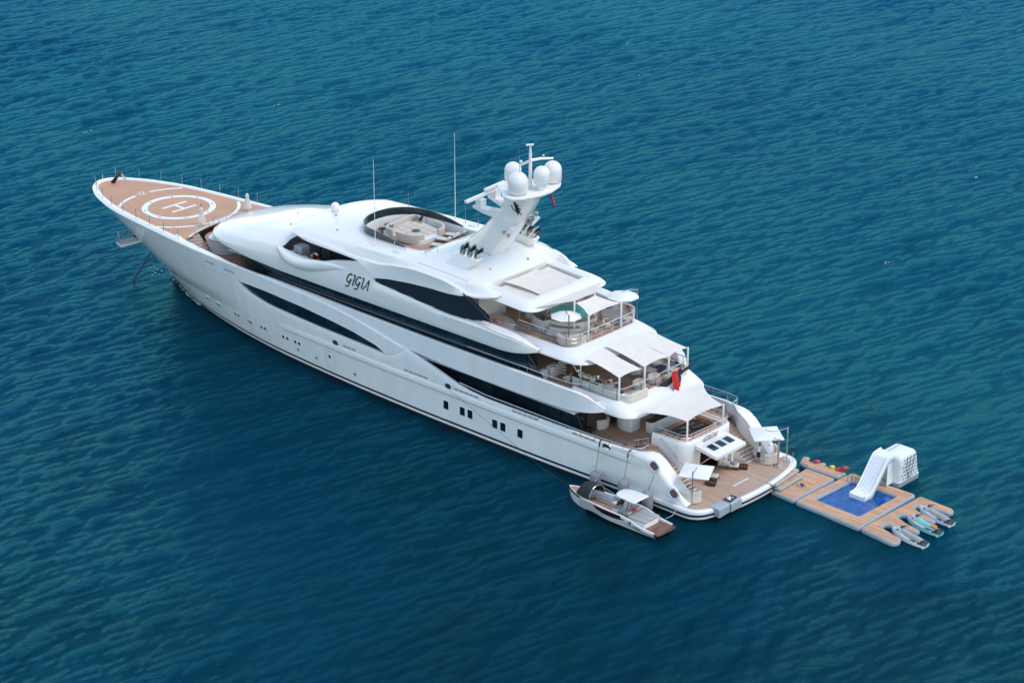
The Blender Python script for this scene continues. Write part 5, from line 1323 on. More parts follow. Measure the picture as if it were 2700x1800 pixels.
# red ensign and the black cover of its staff
flagpole = thing('ensign_staff', 'black covered flag staff leaning out over the stern of the dining deck', 'flag staff', (10.6, -1.5, 6.9))
mb = MB(); mb.tube([(0.2, 1.2, -.1), (-.6, -.6, .9), (-.9, -1.6, 1.25)], [.07, .10, .16], 7); mb.build('staff', black, flagpole)
mb = MB(); rows = []
for i in range(9):
    u = i / 8; rows.append([(.25 - 1.0 * u + .08 * math.sin(3 * v + 4 * u), 1.9 - 3.3 * u + .1 * math.sin(5 * v), .05 + 1.25 * u - v * (.75 - .55 * u) - .1) for v in np.linspace(0, 1, 7)])
mb.loft(rows); mb.build('cover', charcoal, flagpole, smooth=60)
fl = thing('red_ensign', 'red ensign hanging in folds from the staff over the stern sail', 'flag', (10.2, -1.75, 8.0))
def cloth(name, w_, h_, par, m, fold=.18, off=(0, 0, 0), k=14, lean=.3):
    mb = MB(); rows = []
    for i in range(k + 1):
        v = i / k; rows.append([(off[0] - .18 * v * h_ + fold * (.4 + .6 * v) * math.sin(u * 9 + v * 1.2), off[1] + w_ * (u - .5) * (1 - .45 * v) + lean * v, off[2] - h_ * v) for u in np.linspace(0, 1, 15)])
    mb.loft(rows); return mb.build(name, m, par, smooth=60)
cloth('cloth', 1.35, 2.6, fl, red, .16)
def patch(name, m, u0, u1, v0, v1):
    mb = MB(); rows = []
    for v in np.linspace(v0, v1, 7):
        rows.append([(-.18 * v * 2.6 + .16 * (.4 + .6 * v) * math.sin(u * 9 + v * 1.2) - .02, 1.35 * (u - .5) * (1 - .45 * v) + .3 * v, -2.6 * v) for u in np.linspace(u0, u1, 7)])
    mb.loft(rows); mb.build(name, m, fl, smooth=60)
patch('canton', navy, .0, .35, .02, .42); patch('cross_bar', paint, .0, .35, .19, .25); patch('cross_bar', paint, .14, .2, .02, .42)

# ------------------------------------------------------------------ main deck, aft
mb = thing('deck_bar', 'white bar with dark stone top ahead of the stern sofa', 'bar', (10.55, -.9, 3.2)); bar2 = mb
MB().rprism(fillet([(-.42, -2.4), (.42, -2.4), (.42, 2.3), (-.42, 2.3)], .35), 0, .98, .02).build('counter', offwhite, bar2); MB().rprism(fillet([(-.46, -2.45), (.46, -2.45), (.46, 2.36), (-.46, 2.36)], .38), .98, 1.04, .02).build('counter_top', darktop, bar2)
us = thing('stern_sofa', 'long cream sofa curving round the stern rail of the main deck', 'sofa', (6.9, 0, 3.42))
up_ = U(1.5, -1.25, 2.55, .6, 0); inn = U(1.5, -.35, 1.75, .35, 0)
mb = MB(); rows = [[(p[0], p[1], z) for p in q] for q, z in ((inn, 0), (inn, .42), (up_, .42))]; mb.loft(rows); mb.build('seat', cream, us)
mb = MB(); u2 = U(1.5, -1.5, 2.8, .7, 0); mb.loft([[(p[0], p[1], z) for p in q] for q, z in ((up_, .40), (up_, .86), (u2, .9), (u2, 0))]); mb.build('backrest', cream, us)
items = []; r3 = random.Random(11)
for k, (x, y, rz) in enumerate([(8.1, 2.25, -1.57), (7.5, 2.25, -1.57), (6.9, 2.25, -1.4), (6.2, 2.1, -.8), (5.85, 1.6, -.2), (5.78, 1.0, 0), (5.78, .45, 0), (5.78, -.1, 0), (5.78, -.65, 0), (5.78, -1.2, 0), (5.82, -1.75, .2), (6.2, -2.15, .9), (6.8, -2.3, 1.5), (7.35, -2.3, 1.5), (7.9, -2.3, 1.57), (8.3, -2.25, 1.6)]):
    m = olive if k in (2, 9, 12, 15) else rose
    items.append((None, (x, y, 4.1), m, rz + r3.uniform(-.2, .2), -.95, .56))
names = ['at the forward port end', 'second from the forward port end', 'third from the forward port end', 'in the near corner', 'aft of the near corner', 'just starboard of the near awning pole', 'third along the stern side', 'at the centre of the stern side', 'past the centre of the stern side', 'before the far corner on the stern side', 'in the far corner', 'forward of the far corner', 'on the far side, second from the corner', 'on the far side, third from the corner', 'on the far side, second from the forward end', 'at the forward far end']
items = [((('mustard' if it[2] is olive else 'rose') + ' cushion on the stern sofa ' + names[k]), *it[1:]) for k, it in enumerate(items)]
cushions(items, 'rose and mustard cushions on the stern sofa')
def dtable(label, loc, rz, group):
    t = thing('coffee_table', label, 'table', loc, rz, group)
    MB().rprism(rrect(-.75, .75, -.42, .42, .2, 4), .55, .61, .02).build('tabletop', wood, t); MB().prism(rrect(-.62, .62, -.3, .3, .12, 3), .612, .618).build('glass_inset', darktop, t)
    for x in (-.55, .55):
        for y in (-.28, .28): MB().tube([(x, y, 0), (x, y, .56)], .03, 6).build('leg', wood, t)
    return t
t1 = dtable('glass topped wooden table inside the stern sofa, nearer the port side', (7.7, .55, 3.42), R(70), 'tables inside the stern sofa'); dup(t1, (7.5, -1.15, 3.42), R(80), 'glass topped wooden table inside the stern sofa, farther from the port side')
for x, y, lab in ((6.9, .1, 'low navy pouf between the stern sofa and its near table'), (6.8, -1.0, 'low navy pouf beside the far table of the stern sofa')):
    o = MB().rprism(rrect(-.4, .4, -.3, .3, .1), 0, .4, .05).build('pouf', navy, None); o.location = (x, y, 3.42); tag(o, lab, 'pouf', 'navy poufs at the stern sofa')
so_ = round_sofa('cream curved sofa at the after end of the dark main deck glass', (14.8, 3.2, 3.2), .95, 60, 250, cream, sx=1.25)
round_table('side_table', 'white drum table with dark top beside the curved main deck sofa', (14.35, 4.35, 3.2), .42, .62, darkwood, offwhite)
def bollard(label, loc, group):
    t = thing('mooring_winch', label, 'winch', loc, 0, group)
    MB().lathe((0, 0, 0), [(.34, 0), (.34, .06), (.2, .12), (.17, .4), (.3, .5), (.3, .56)], 18).build('drum', steel, t); MB().lathe((0, 0, .56), [(.3, 0), (.24, .05), (0, .06)], 18).build('cap', darkwood, t); return t
b1 = bollard('dark capped mooring winch by the port stair head, farthest forward', (9.6, 5.6, 3.2), 'mooring winches by the port stairs')
dup(b1, (8.6, 5.0, 3.2), 0, 'dark capped mooring winch by the port stair head, inboard of the three'); dup(b1, (8.4, 6.1, 3.2), 0, 'dark capped mooring winch by the port stair head, against the bulwark')
b2 = dup(b1, (8.6, -6.1, 3.2), 0, 'steel mooring winch inside the far bulwark, farther aft', 'mooring winches inside the far bulwark'); dup(b1, (9.6, -6.1, 3.2), 0, 'steel mooring winch inside the far bulwark, farther forward', 'mooring winches inside the far bulwark')

# ------------------------------------------------------------------ swim platform
def parasol4(label, loc, hz, corners, pole, top, group, tilt=0):
    t = thing('square_parasol', label, 'parasol', loc, 0, group); n = 10
    a, b, c, d = [Vector((p[0], p[1], hz)) for p in corners]; ctr = (a + b + c + d) / 4 + Vector((0, 0, .25)); rows = []
    for i in range(n + 1):
        r = []
        for j in range(n + 1):
            u, v = i / n, j / n; p = a * (1 - u) * (1 - v) + b * u * (1 - v) + c * u * v + d * (1 - u) * v
            m = max(abs(2 * u - 1), abs(2 * v - 1)); dg = 1 - abs(abs(2 * u - 1) - abs(2 * v - 1)) ; p.z += .28 * (1 - m) + .02 * dg; r.append(p)
        rows.append(r)
    mb = MB(); mb.loft(rows); edge = [rows[0][j] for j in range(n + 1)] + [rows[i][n] for i in range(1, n + 1)] + [rows[n][j] for j in range(n - 1, -1, -1)] + [rows[i][0] for i in range(n - 1, 0, -1)]
    mb.loft([edge, [p - Vector((0, 0, .06)) for p in edge]], closed=True); mb.build('canopy', whitecanvas, t, smooth=25)
    for p in (a, b, c, d): MB().tube([p - Vector((0, 0, .03)), ctr - Vector((0, 0, .03))], .015, 4).build('rib', white, t)
    MB().lathe((ctr.x, ctr.y, ctr.z), [(.07, .02), (.07, .08), (0, .1)], 8).build('cap', steel, t)
    MB().tube([(pole[0], pole[1], 0), (pole[0], pole[1], top)], .055, 8).build('pole', steel, t)
    MB().lathe((pole[0], pole[1], 0), [(.26, 0), (.26, .03), (.08, .05)], 16).build('foot', steel, t)
    MB().tube([(pole[0], pole[1], top - .1), (ctr.x * .6 + pole[0] * .4, ctr.y * .6 + pole[1] * .4, hz + .28), (ctr.x, ctr.y, hz + .3)], .035, 6).build('arm', steel, t)
    return t
parasol4('white square parasol at the port side of the swim platform', (2.2, 5.85, .95), 2.3, [(2.31, -1.89), (.14, -3.0), (-1.08, -.67), (1.15, .44)], (0, 0), 2.95, None)
parasol4('white square parasol over the oval sofa at the far side of the swim platform', (2.1, -5.9, .95), 2.3, [(2.82, .87), (1.26, -1.01), (-.83, .73), (.83, 2.66)], (-.55, -.1), 3.1, None)
ov = round_sofa('oval cream sofa with navy cushion at the far side of the swim platform', (3.3, -5.35, .95), 1.05, 150, 290, cream, .5, .45, R(-35), sx=1.55)
MB().lathe((0, 0, 0), [(1.06, .27), (1.075, .30), (1.06, .33)], 32, sx=1.55).build('rope_trim', steel, ov)
pv = round_sofa('half round cream sofa with navy cushions below the port stairs', (3.1, 5.35, .95), .8, 20, 190, cream, .5, .55, R(10), sx=1.45)
MB().lathe((0, 0, 0), [(.81, .27), (.825, .30), (.81, .33)], 32, sx=1.45).build('rope_trim', steel, pv)
cushions([('navy cushion on the oval platform sofa', (3.4, -6.0, 1.75), navy, 1.2, -.9, .55), ('navy cushion on the half round port sofa, forward of its pair', (4.0, 5.35, 1.75), navy, -2.8, -.9, .55), ('navy cushion on the half round port sofa, aft of its pair', (3.5, 5.1, 1.72), navy, 2.9, -.8, .55)], 'navy cushions on the swim platform')
def ottoman(label, loc, rz, group):
    t = thing('ottoman', label, 'footstool', loc, rz, group)
    MB().box((0, 0, .26), (.9, .72, .08)).build('frame', wood, t)
    for x in (-.4, .4):
        for y in (-.3, .3): MB().box((x, y, .12), (.07, .07, .24)).build('leg', wood, t)
    MB().rprism(rrect(-.42, .42, -.34, .34, .08), .3, .43, .05).build('cushion', cream, t); return t
o1 = ottoman('wooden ottoman with folded towels before the garage chair', (3.85, -1.75, .95), R(30), 'wooden ottomans on the swim platform'); dup(o1, (3.85, 1.0, .95), R(25), 'wooden ottoman half hidden behind the port parasol')
o = MB().rprism(rrect(-.25, .25, -.2, .2, .05), 0, .16, .04).build('folded_towels', blueg, None); o.location = (3.85, -1.75, 1.38); tag(o, 'folded blue and white towels on the wooden ottoman', 'towels')
gc = thing('garage_chair', 'wooden lounge chair with cream pad under the raised stern door', 'lounge chair', (4.75, -1.45, .95), R(205))
mb = MB()
for y in (-.42, .42): mb.loft([[(x, y + d, z) for x, z in ((-.55, .95), (-.3, .75), (.2, .5), (.6, .4), (.6, .0), (-.4, .0))] for d in (-.03, .03)], closed=True)
mb.build('side_panel', wood, gc, kind='stuff'); MB().rprism(rrect(-.25, .55, -.36, .36, .05), .28, .42, .04).build('seat', cream, gc)
m_ = MB().rprism(rrect(-.7, 0, -.36, .36, .05), 0, .14, .04); m_.xf(Matrix.Translation((-.2, 0, .4)) @ Matrix.Rotation(R(50), 4, 'Y')); m_.build('backrest', cream, gc); MB().pillow((-.28, 0, .75), .42, .15, -.9, 0).build('pillow', navy, gc)
def crate(label, loc, rz, group):
    t = thing('towel_crate', label, 'crate', loc, rz, group); mb = MB()
    for a, d in (((0, .3, .14), (.85, .05, .28)), ((0, -.3, .14), (.85, .05, .28)), ((.4, 0, .14), (.05, .6, .28)), ((-.4, 0, .14), (.05, .6, .28)), ((0, 0, .03), (.8, .6, .04))): MB().box(a, d).build('board', darkwood, t)
    for x in (-.2, .05, .28): MB().tube([(x, -.2, .16), (x, .2, .16)], .1, 8).build('bottle', wood, t)
    return t
k1 = crate('dark wooden crate beside the towel ottoman', (3.35, -2.3, .95), R(30), 'wooden crates on the swim platform'); dup(k1, (3.35, 1.95, .95), R(25), 'dark wooden crate beside the port parasol')
dc = thing('folding_chair', 'white framed folding chair under the port parasol', 'chair', (2.6, 4.45, .95), R(40))
mb = MB(); mb.loft([[(-.3, y, .4), (.35, y, .45), (.75, y, .42)] for y in (-.28, .28)]); mb.build('seat', blueg, dc)
for y in (-.3, .3): MB().tube([(-.55, y, 1.0), (.5, y, 0)], .02, 5).build('frame', white, dc); MB().tube([(.6, y, .45), (-.3, y, 0)], .02, 5).build('leg', white, dc)
sh = thing('shower_column', 'tall steel shower column on the starboard after part of the platform', 'shower', (1.45, -4.65, .95))
MB().tube([(0, 0, 0), (0, 0, 2.3), (.05, .05, 2.5), (.25, .15, 2.6)], [.1, .1, .09, .07], 10).build('column', steel, sh); MB().lathe((.25, .15, 2.52), [(.12, 0), (.12, .05), (0, .07)], 10).build('head', steel, sh); MB().lathe((0, 0, 0), [(.35, 0), (.35, .03), (.1, .05)], 16).build('foot', steel, sh)
gl = thing('gangway_light', 'thin post with dark lamps near the starboard corner of the platform', 'lamp post', (.9, -6.0, .95))
MB().tube([(0, 0, 0), (0, 0, 1.35)], .025, 5).build('post', steel, gl); MB().box((0, 0, 1.35), (.3, .25, .16)).build('lamp', black, gl); MB().box((0, 0, 1.15), (.2, .3, .1)).build('lamp', black, gl)
for x, y in ((.35, -5.6), (.2, -4.6), (0.05, -3.0), (-.02, -2.3), (.55, 5.0), (.3, 3.4)):
    MB().box((x + .3, y, .965), (.3, .45, .02)).build('deck_grating', greyup, Y)
pm = thing('fender_mats', 'long grey fender mat with black top and white lion over the stern edge', 'fender mat', (.35, 3.85, 0))
for y0, y1, mt in ((.02, 1.5, greytube), (-1.45, -.02, black)):
    mb = MB(); mb.loft([[(x - .11 * (y) * .5 - (.12 if y < 0 else 0), y, z) for x, z in ((.55, .98), (.5, 1.10), (-.35, 1.10), (-.5, 1.0), (-.52, .38), (-.4, .34))] for y in (y0, y1)], mi=0); mb.poly([(x - .11 * y0 * .5 - (.12 if y0 < 0 else 0), y0, z) for x, z in ((.55, .98), (.5, 1.10), (-.35, 1.10), (-.5, 1.0), (-.52, .38), (-.4, .34))]); mb.poly([(x - .11 * y1 * .5 - (.12 if y1 < 0 else 0), y1, z) for x, z in ((.55, .98), (.5, 1.10), (-.35, 1.10), (-.5, 1.0), (-.52, .38), (-.4, .34))]); mb.build('mat', greytube, pm)
MB().prism([(.45, -1.35), (-.22, -1.35), (-.42, -.1), (.4, -.1)], 1.10, 1.11).build('mat_top', black, pm, smooth=0)
lion(Matrix.Translation((.12, -.75, 1.114)) @ Matrix.Rotation(R(60), 4, 'Z') @ Matrix.Translation((-.1, -.35, 0)), .5, 'lion_emblem', paint, pm)

# stewardess tidying the oval sofa
def body(name, label, loc, rz):
    t = thing(name, label, 'person', loc, rz)
    V = {'pel': (0, 0, .93, .135), 'wa': (.03, 0, 1.08, .11), 'ch': (.16, 0, 1.30, .135), 'ne': (.27, 0, 1.46, .055), 'he': (.33, 0, 1.55, .075), 'ht': (.35, 0, 1.66, .085),
         'hl': (0, .09, .88, .10), 'kl': (.02, .10, .50, .062), 'al': (-.02, .10, .10, .042), 'fl': (.12, .11, .04, .04), 'hr': (0, -.09, .88, .10), 'kr': (.03, -.10, .50, .062), 'ar': (.05, -.11, .10, .042), 'fr': (.2, -.12, .04, .04),
         'sl': (.19, .16, 1.37, .06), 'el': (.30, .22, 1.12, .042), 'wl': (.50, .16, 1.0, .03), 'gl': (.58, .14, .96, .035), 'sr': (.19, -.16, 1.37, .06), 'er': (.32, -.22, 1.13, .042), 'wr': (.52, -.14, 1.0, .03), 'gr': (.60, -.12, .97, .035)}
    E_ = [('pel', 'wa'), ('wa', 'ch'), ('ch', 'ne'), ('ne', 'he'), ('he', 'ht'), ('pel', 'hl'), ('hl', 'kl'), ('kl', 'al'), ('al', 'fl'), ('pel', 'hr'), ('hr', 'kr'), ('kr', 'ar'), ('ar', 'fr'), ('ch', 'sl'), ('sl', 'el'), ('el', 'wl'), ('wl', 'gl'), ('ch', 'sr'), ('sr', 'er'), ('er', 'wr'), ('wr', 'gr')]
    ks = list(V); me = bpy.data.meshes.new('body'); me.from_pydata([V[k][:3] for k in ks], [(ks.index(a), ks.index(b)) for a, b in E_], [])
    o = bpy.data.objects.new('body', me); COL.objects.link(o)
    sk = o.modifiers.new('skin', 'SKIN'); 
    if not me.skin_vertices: me.attributes
    bm = bmesh.new(); bm.from_mesh(me); sl = bm.verts.layers.skin.verify(); bm.verts.ensure_lookup_table()
    for i, k in enumerate(ks): bm.verts[i][sl].radius = (V[k][3], V[k][3]); bm.verts[i][sl].use_root = (k == 'pel')
    bm.to_mesh(me); bm.free()
    ss = o.modifiers.new('s', 'SUBSURF'); ss.levels = 2; ss.render_levels = 2
    dg = bpy.context.evaluated_depsgraph_get(); m2 = bpy.data.meshes.new_from_object(o.evaluated_get(dg)); o.modifiers.clear(); o.data = m2; m2.materials.clear()
    for m in (skin, shirt, skirt, black): m2.materials.append(m)
    for p in m2.polygons:
        c = p.center; p.use_smooth = True
        mi = 0
        if c.z < .09: mi = 3
        elif .52 < c.z < 1.02 and abs(c.x) < .2 and c.x < .14: mi = 2
        elif .98 <= c.z < 1.45 and c.x < .29 and not (c.z < 1.18 and abs(c.y) > .15 and c.x > .2): mi = 1
        p.material_index = mi
    o.parent = t
    mb = MB(); mb.lathe((0, 0, 0), [(.125, 1.04), (.17, .92), (.18, .8), (.165, .58), (.15, .58)], 18, sx=.85); mb.build('skirt', skirt, t)
    mb = MB(); mb.ball((.325, 0, 1.665), (.105, .092, .095), 12, 8); mb.tube([(.24, 0, 1.66), (.17, 0, 1.58), (.16, 0, 1.44)], [.05, .05, .02], 8); mb.build('hair', hair, t)
    for y in (-.035, .035): MB().ball((.432, y, 1.612), .012, 6, 4).build('eye', black, t)
    MB().ball((.44, 0, 1.59), (.02, .014, .018), 6, 4).build('nose', skin, t)
    for s, k in ((1, 'gl'), (-1, 'gr')):
        x, y, z, _ = V[k]
        for f in range(5): MB().tube([(x, y + s * (f - 2) * .013, z), (x + .05 - .012 * abs(f - 1.5), y + s * (f - 2) * .017, z - .02), (x + .085 - .018 * abs(f - 1.5), y + s * (f - 2) * .018, z - .05)], [.011, .01, .007], 5).build('finger', skin, t)
    return t
body('person', 'woman in white shirt and black skirt leaning over the oval platform sofa', (3.05, -4.05, .95), R(-72))

# ------------------------------------------------------------------ foredeck
def closed_parasol(label, loc, group):
    t = thing('closed_parasol', label, 'parasol', loc, 0, group)
    mb = MB(); n = 24; rows = []
    for z, r in ((.35, .36), (.7, .33), (1.15, .23), (1.5, .14), (1.62, .19), (1.85, .10), (1.95, .03)): rows.append([((r * (1 + .16 * math.cos(8 * a))) * math.cos(a), (r * (1 + .16 * math.cos(8 * a))) * math.sin(a), z) for a in [2 * math.pi * k / n for k in range(n)]])
    mb.loft(rows, closed=True); mb.build('canopy', canvas, t, smooth=60)
    MB().tube([(0, 0, 0), (0, 0, 2.25)], .035, 6).build('pole', wood, t); MB().ball((0, 0, 2.25), .05, 8, 5).build('finial', wood, t); return t
q1 = closed_parasol('closed cream parasol at the after edge of the helipad, nearer the spa steps', (67.3, 2.0, 8.05), 'closed parasols at the helipad'); dup(q1, (67.2, -3.85, 8.05), 0, 'closed cream parasol at the far after edge of the helipad')
jk = thing('bow_flag', 'dark flag furled on the jack staff at the tip of the bow', 'flag', (83.7, -.15, 8.05))
MB().tube([(.6, .15, 0), (-.75, -.15, 1.6)], .04, 6).build('staff', steel, jk)
mb = MB(); rows = []
for i in range(7):
    u = i / 6; a = Vector((.55 - 1.3 * u, .15 - .3 * u, .12 + 1.5 * u)); wd_ = .75 * (1 - .75 * u)
    rows.append([a + Vector((-.55 * v * wd_, -.25 * v * wd_ + .10 * math.sin(7 * v + 3 * u), -.12 * v)) for v in np.linspace(-.35, 1, 8)])
mb.loft(rows); mb.build('cloth', charcoal, jk, smooth=60); mb = MB(); mb.add([(-.75, -.18, 1.5), (-1.5, -.35, .75), (-.95, -.3, .55)], [(0, 1, 2)]); mb.build('white_patch', paint, jk)
lb = thing('lifebuoy', 'red and white lifebuoy on the dark wheelhouse wall behind the wing station', 'lifebuoy', (47.3, 5.05, 10.55), R(8))
for k in range(8):
    a0 = k * math.pi / 4; MB().tube([(.42 * math.cos(a), .06, .42 * math.sin(a)) for a in np.linspace(a0, a0 + math.pi / 4, 6)], .11, 8).build('ring_segment', redpl if k % 2 else paint, lb)
o = MB().lathe((0, 0, 0), [(.06, 0), (.09, .2), (.05, .45), (0, .47)], 8).build('buoy_light', yellow, None); o.location = (46.5, 5.2, 10.1); tag(o, 'small yellow buoy light beside the lifebuoy', 'safety light')

# courtesy flag under the mast platform
cf = thing('courtesy_flag', 'small blue and red courtesy flag hanging under the mast platform', 'flag', (24.7, -2.3, 20.0))
MB().tube([(0, 0, .6), (0, 0, -.9)], .008, 4).build('halyard', darkrope, cf)
for dy, m in ((.0, redpl), (.22, navy)): MB().loft([[(.04 * math.sin(5 * v), dy - .25 * v, -1.0 * v), (.06 * math.cos(5 * v), dy + .22 - .25 * v, -1.0 * v)] for v in np.linspace(0, 1, 6)]).build('stripe', m, cf)

# ------------------------------------------------------------------ fenders and lines
def fender(label, loc, top, group):
    t = thing('fender', label, 'fender', loc, 0, group)
    MB().lathe((0, 0, 0), [(0, -1.0), (.3, -.98), (.43, -.8), (.46, -.5), (.46, .55), (.43, .72), (.33, .84), (.2, .9), (0, .92)], 20).build('cover', fendergrey, t, smooth=50)
    MB().tube([(0, 0, .9), top], .022, 5).build('lanyard', darkrope, t); return t
G = 'grey fenders along the port quarter'
fender('tall grey fender hanging forward of the tender canopy', (10.95, 7.62, .75), (0, -.45, 3.35), G); fender('tall grey fender hanging between canopy and hardtop of the tender', (7.9, 7.62, 1.0), (0, -.55, 3.15), G); fender('tall grey fender hanging from the quarter fairlead beside the tender hardtop', (5.35, 7.62, .9), (-.2, -.55, 2.2), G)
def rope(label, pts, r=.02, m=ropem, sag=True):
    o = MB().tube(catmull(pts, 6) if len(pts) > 2 else pts, r, 5).build('mooring_line', m, None); return tag(o, label, 'rope')
rope('long thin mooring line from the hull side fairlead down to the tender bow', [(28.4, 7.32, 3.9), (21.5, 7.9, 2.0), (15.2, 8.9, .75), (11.3, 10.0, 1.05)], .014, darkrope)
rope('white line looping from the stair rail to the forward fender', [(7.8, 7.2, 4.2), (9.4, 7.5, 4.0), (10.2, 7.55, 3.3), (11.2, 7.6, 1.9)], .03)
rope('thin line hanging from the port fairlead to the tender', [(10.4, 7.3, 3.7), (10.35, 7.5, 2.0), (10.3, 9.0, .9)], .015)
rope('thin white line from the platform corner to the tender stern', [(2.9, 7.1, 1.6), (2.8, 7.3, .5), (2.4, 8.9, .75)], .022)
tag(MB().tube([(77.9, .3, 2.15), (77.4, 2.2, .9), (76.9, 4.1, -.4)], .07, 6).build('anchor_chain', darkrope, None), 'anchor chain running from the bow into the water', 'chain')
r5 = random.Random(4); mb = MB()
for k in range(26):
    x, y = 76.6 + r5.gauss(1.0, 1.0), -.4 + r5.gauss(0, .7); mb.lathe((x, y, .12 + r5.uniform(-.03, .06)), [(r5.uniform(.03, .11), 0), (0, .02)], 6, sx=r5.uniform(.6, 1.8))
for k in range(60):
    t_ = r5.uniform(0, 1); x = 75.2 - 8.5 * t_; y = CW(74.9 - x) + r5.uniform(.05, .25); mb.lathe((x, y, .08), [(r5.uniform(.03, .10), 0), (0, .02)], 6, sx=1.6)
tag(mb.build('bow_foam', foam, None), kind='stuff')
mb = MB()
for cx, cy in WHITECAPS:
    for k in range(5): mb.lathe((cx + r5.gauss(0, .15), cy + r5.gauss(0, .45), .22 + r5.uniform(-.04, .05)), [(r5.uniform(.03, .07), 0), (0, .03)], 6, sx=.7, sy=1.8)
tag(mb.build('whitecaps', foam, None), kind='stuff')

# ------------------------------------------------------------------ inflatable dock
def tubewall(outline, zb, zt, inward=True, bulge=.04):
    s = 1 if inward else -1; h = zt - zb; rows = []
    for f, d in ((0, .12), (.12, .03), (.3, -bulge * .8), (.5, -bulge), (.7, -bulge * .8), (.88, .0), (.97, .05), (1, .10)):
        q = offset_closed(outline, d * s); rows.append([(p[0], p[1], zb + h * f) for p in q])
    return rows
def dock_panel(label, outline, zb=-.12, zt=.35, group='inflatable dock platforms', loc=(0, 0, 0), top=True, name='dock_platform', cat='dock'):
    t = thing(name, label, cat, loc, 0, group)
    rows = tubewall(outline, zb, zt); mb = MB(); mb.loft(rows, closed=True); mb.poly(rows[-1]); mb.build('air_tube', greytube, t, smooth=50)
    if top: MB().prism(offset_closed(outline, .11), zt + .002, zt + .010, bottom=False).build('foam_top', dockwood, t, smooth=0)
    return t
ep = dock_panel('inflatable wood print platform with lion print between yacht and pool', fillet([(-.15, -1.6), (-2.62, -1.4), (-2.72, -7.02), (.2, -7.0)], .25, 4))
lion(Matrix.Translation((-1.75, -3.75, .362)) @ Matrix.Rotation(R(-120), 4, 'Z'), .6, 'lion_print', black, ep)
mbx, wd = letters(.42); mbx.xf(Matrix.Translation((-2.0, -2.35, .361)) @ Matrix.Rotation(R(-84), 4, 'Z')); mbx.build('name_print', greyup, ep, smooth=0)
dock_panel('lower inflatable step on the dock below the stern', fillet([(.12, -1.85), (-.95, -1.8), (-.75, -5.25), (.2, -5.4)], .18, 4), .36, .62, 'inflatable steps by the stern', name='dock_step', cat='step')
dock_panel('upper inflatable step against the stern of the yacht', fillet([(.18, -1.95), (-.55, -1.8), (-.15, -5.5), (.32, -5.5)], .15, 4), .63, .88, 'inflatable steps by the stern', name='dock_step', cat='step')
dock_panel('narrow inflatable platform with three bays for the water scooters',
    fillet([(1.75, -8.75), (1.3, -9.0), (1.0, -8.3), (.15, -8.25), (-.15, -8.9), (-.45, -8.95), (-.65, -8.3), (-1.4, -8.25), (-1.7, -8.95), (-2.0, -8.95), (-2.2, -8.3), (-2.75, -8.6), (-2.8, -7.5), (-2.4, -7.32), (.3, -7.3), (1.3, -7.55)], .14, 3))
pp = thing('pool_platform', 'square inflatable wood print platform round the blue swimming pool', 'dock', (0, 0, 0), 0, None)
po = fillet([(-2.78, -1.35), (-9.38, -.95), (-9.33, -9.08), (-3.1, -8.9)], .35, 5); pi_ = fillet([(-3.72, -2.78), (-8.2, -2.62), (-8.36, -7.8), (-4.0, -7.68)], .25, 5)
ro, ri = tubewall(po, -.12, .35), tubewall(pi_, -.12, .35, False)
mb = MB(); mb.loft(ro, closed=True); mb.loft(ri, closed=True); mb.loft([ro[-1], ri[-1]], closed=True); mb.build('air_tube', greytube, pp, smooth=50)
a_, b_ = offset_closed(po, .11), offset_closed(pi_, -.11)
mb = MB(); mb.loft([[(x, y, .358) for x, y in a_], [(x, y, .358) for x, y in b_]], closed=True); mb.build('foam_top', dockwood, pp, smooth=0)
wq = offset_closed(pi_, -.05); mb = MB(); mb.prism(wq, .02, .13); mb.build('pool_water', poolw, pp, smooth=0)
dock_panel('inflatable wood print platform with four fingers for the jet skis',
    fillet([(-9.5, -.98), (-12.85, -.52), (-13.1, -1.1), (-12.8, -1.8), (-11.6, -1.95), (-10.6, -2.3), (-10.45, -2.85), (-10.95, -3.2), (-12.0, -3.25), (-13.15, -3.42), (-13.2, -3.9), (-12.2, -4.1), (-11.2, -4.35), (-10.45, -4.75), (-10.45, -5.2), (-10.95, -5.5), (-12.0, -5.6), (-13.1, -5.75),
            (-13.15, -6.25), (-12.2, -6.45), (-11.2, -6.65), (-10.5, -7.0), (-10.45, -7.45), (-10.9, -7.75), (-12.0, -7.85), (-13.2, -8.05), (-13.3, -8.5), (-13.0, -8.9), (-9.75, -9.08)],
           [.3, .3, .3, .3, .5, .3, .3, .3, .5, .25, .25, .5, .5, .3, .3, .3, .5, .25, .25, .5, .5, .3, .3, .3, .5, .3, .3, .3, .3], 3))
ld = thing('pool_ladder', 'small steel ladder at the starboard corner of the pool', 'ladder', (-4.05, -7.35, .2))
for d in (0, .45): MB().tube(catmull([(-.05 - d * .3, -d, -.3), (-.05 - d * .3, -d, .5), (.1 - d * .3, -d, .75), (.3 - d * .3, -d, .5), (.3 - d * .3, -d, .15)], 4), .03, 6).build('rail', steel, ld)

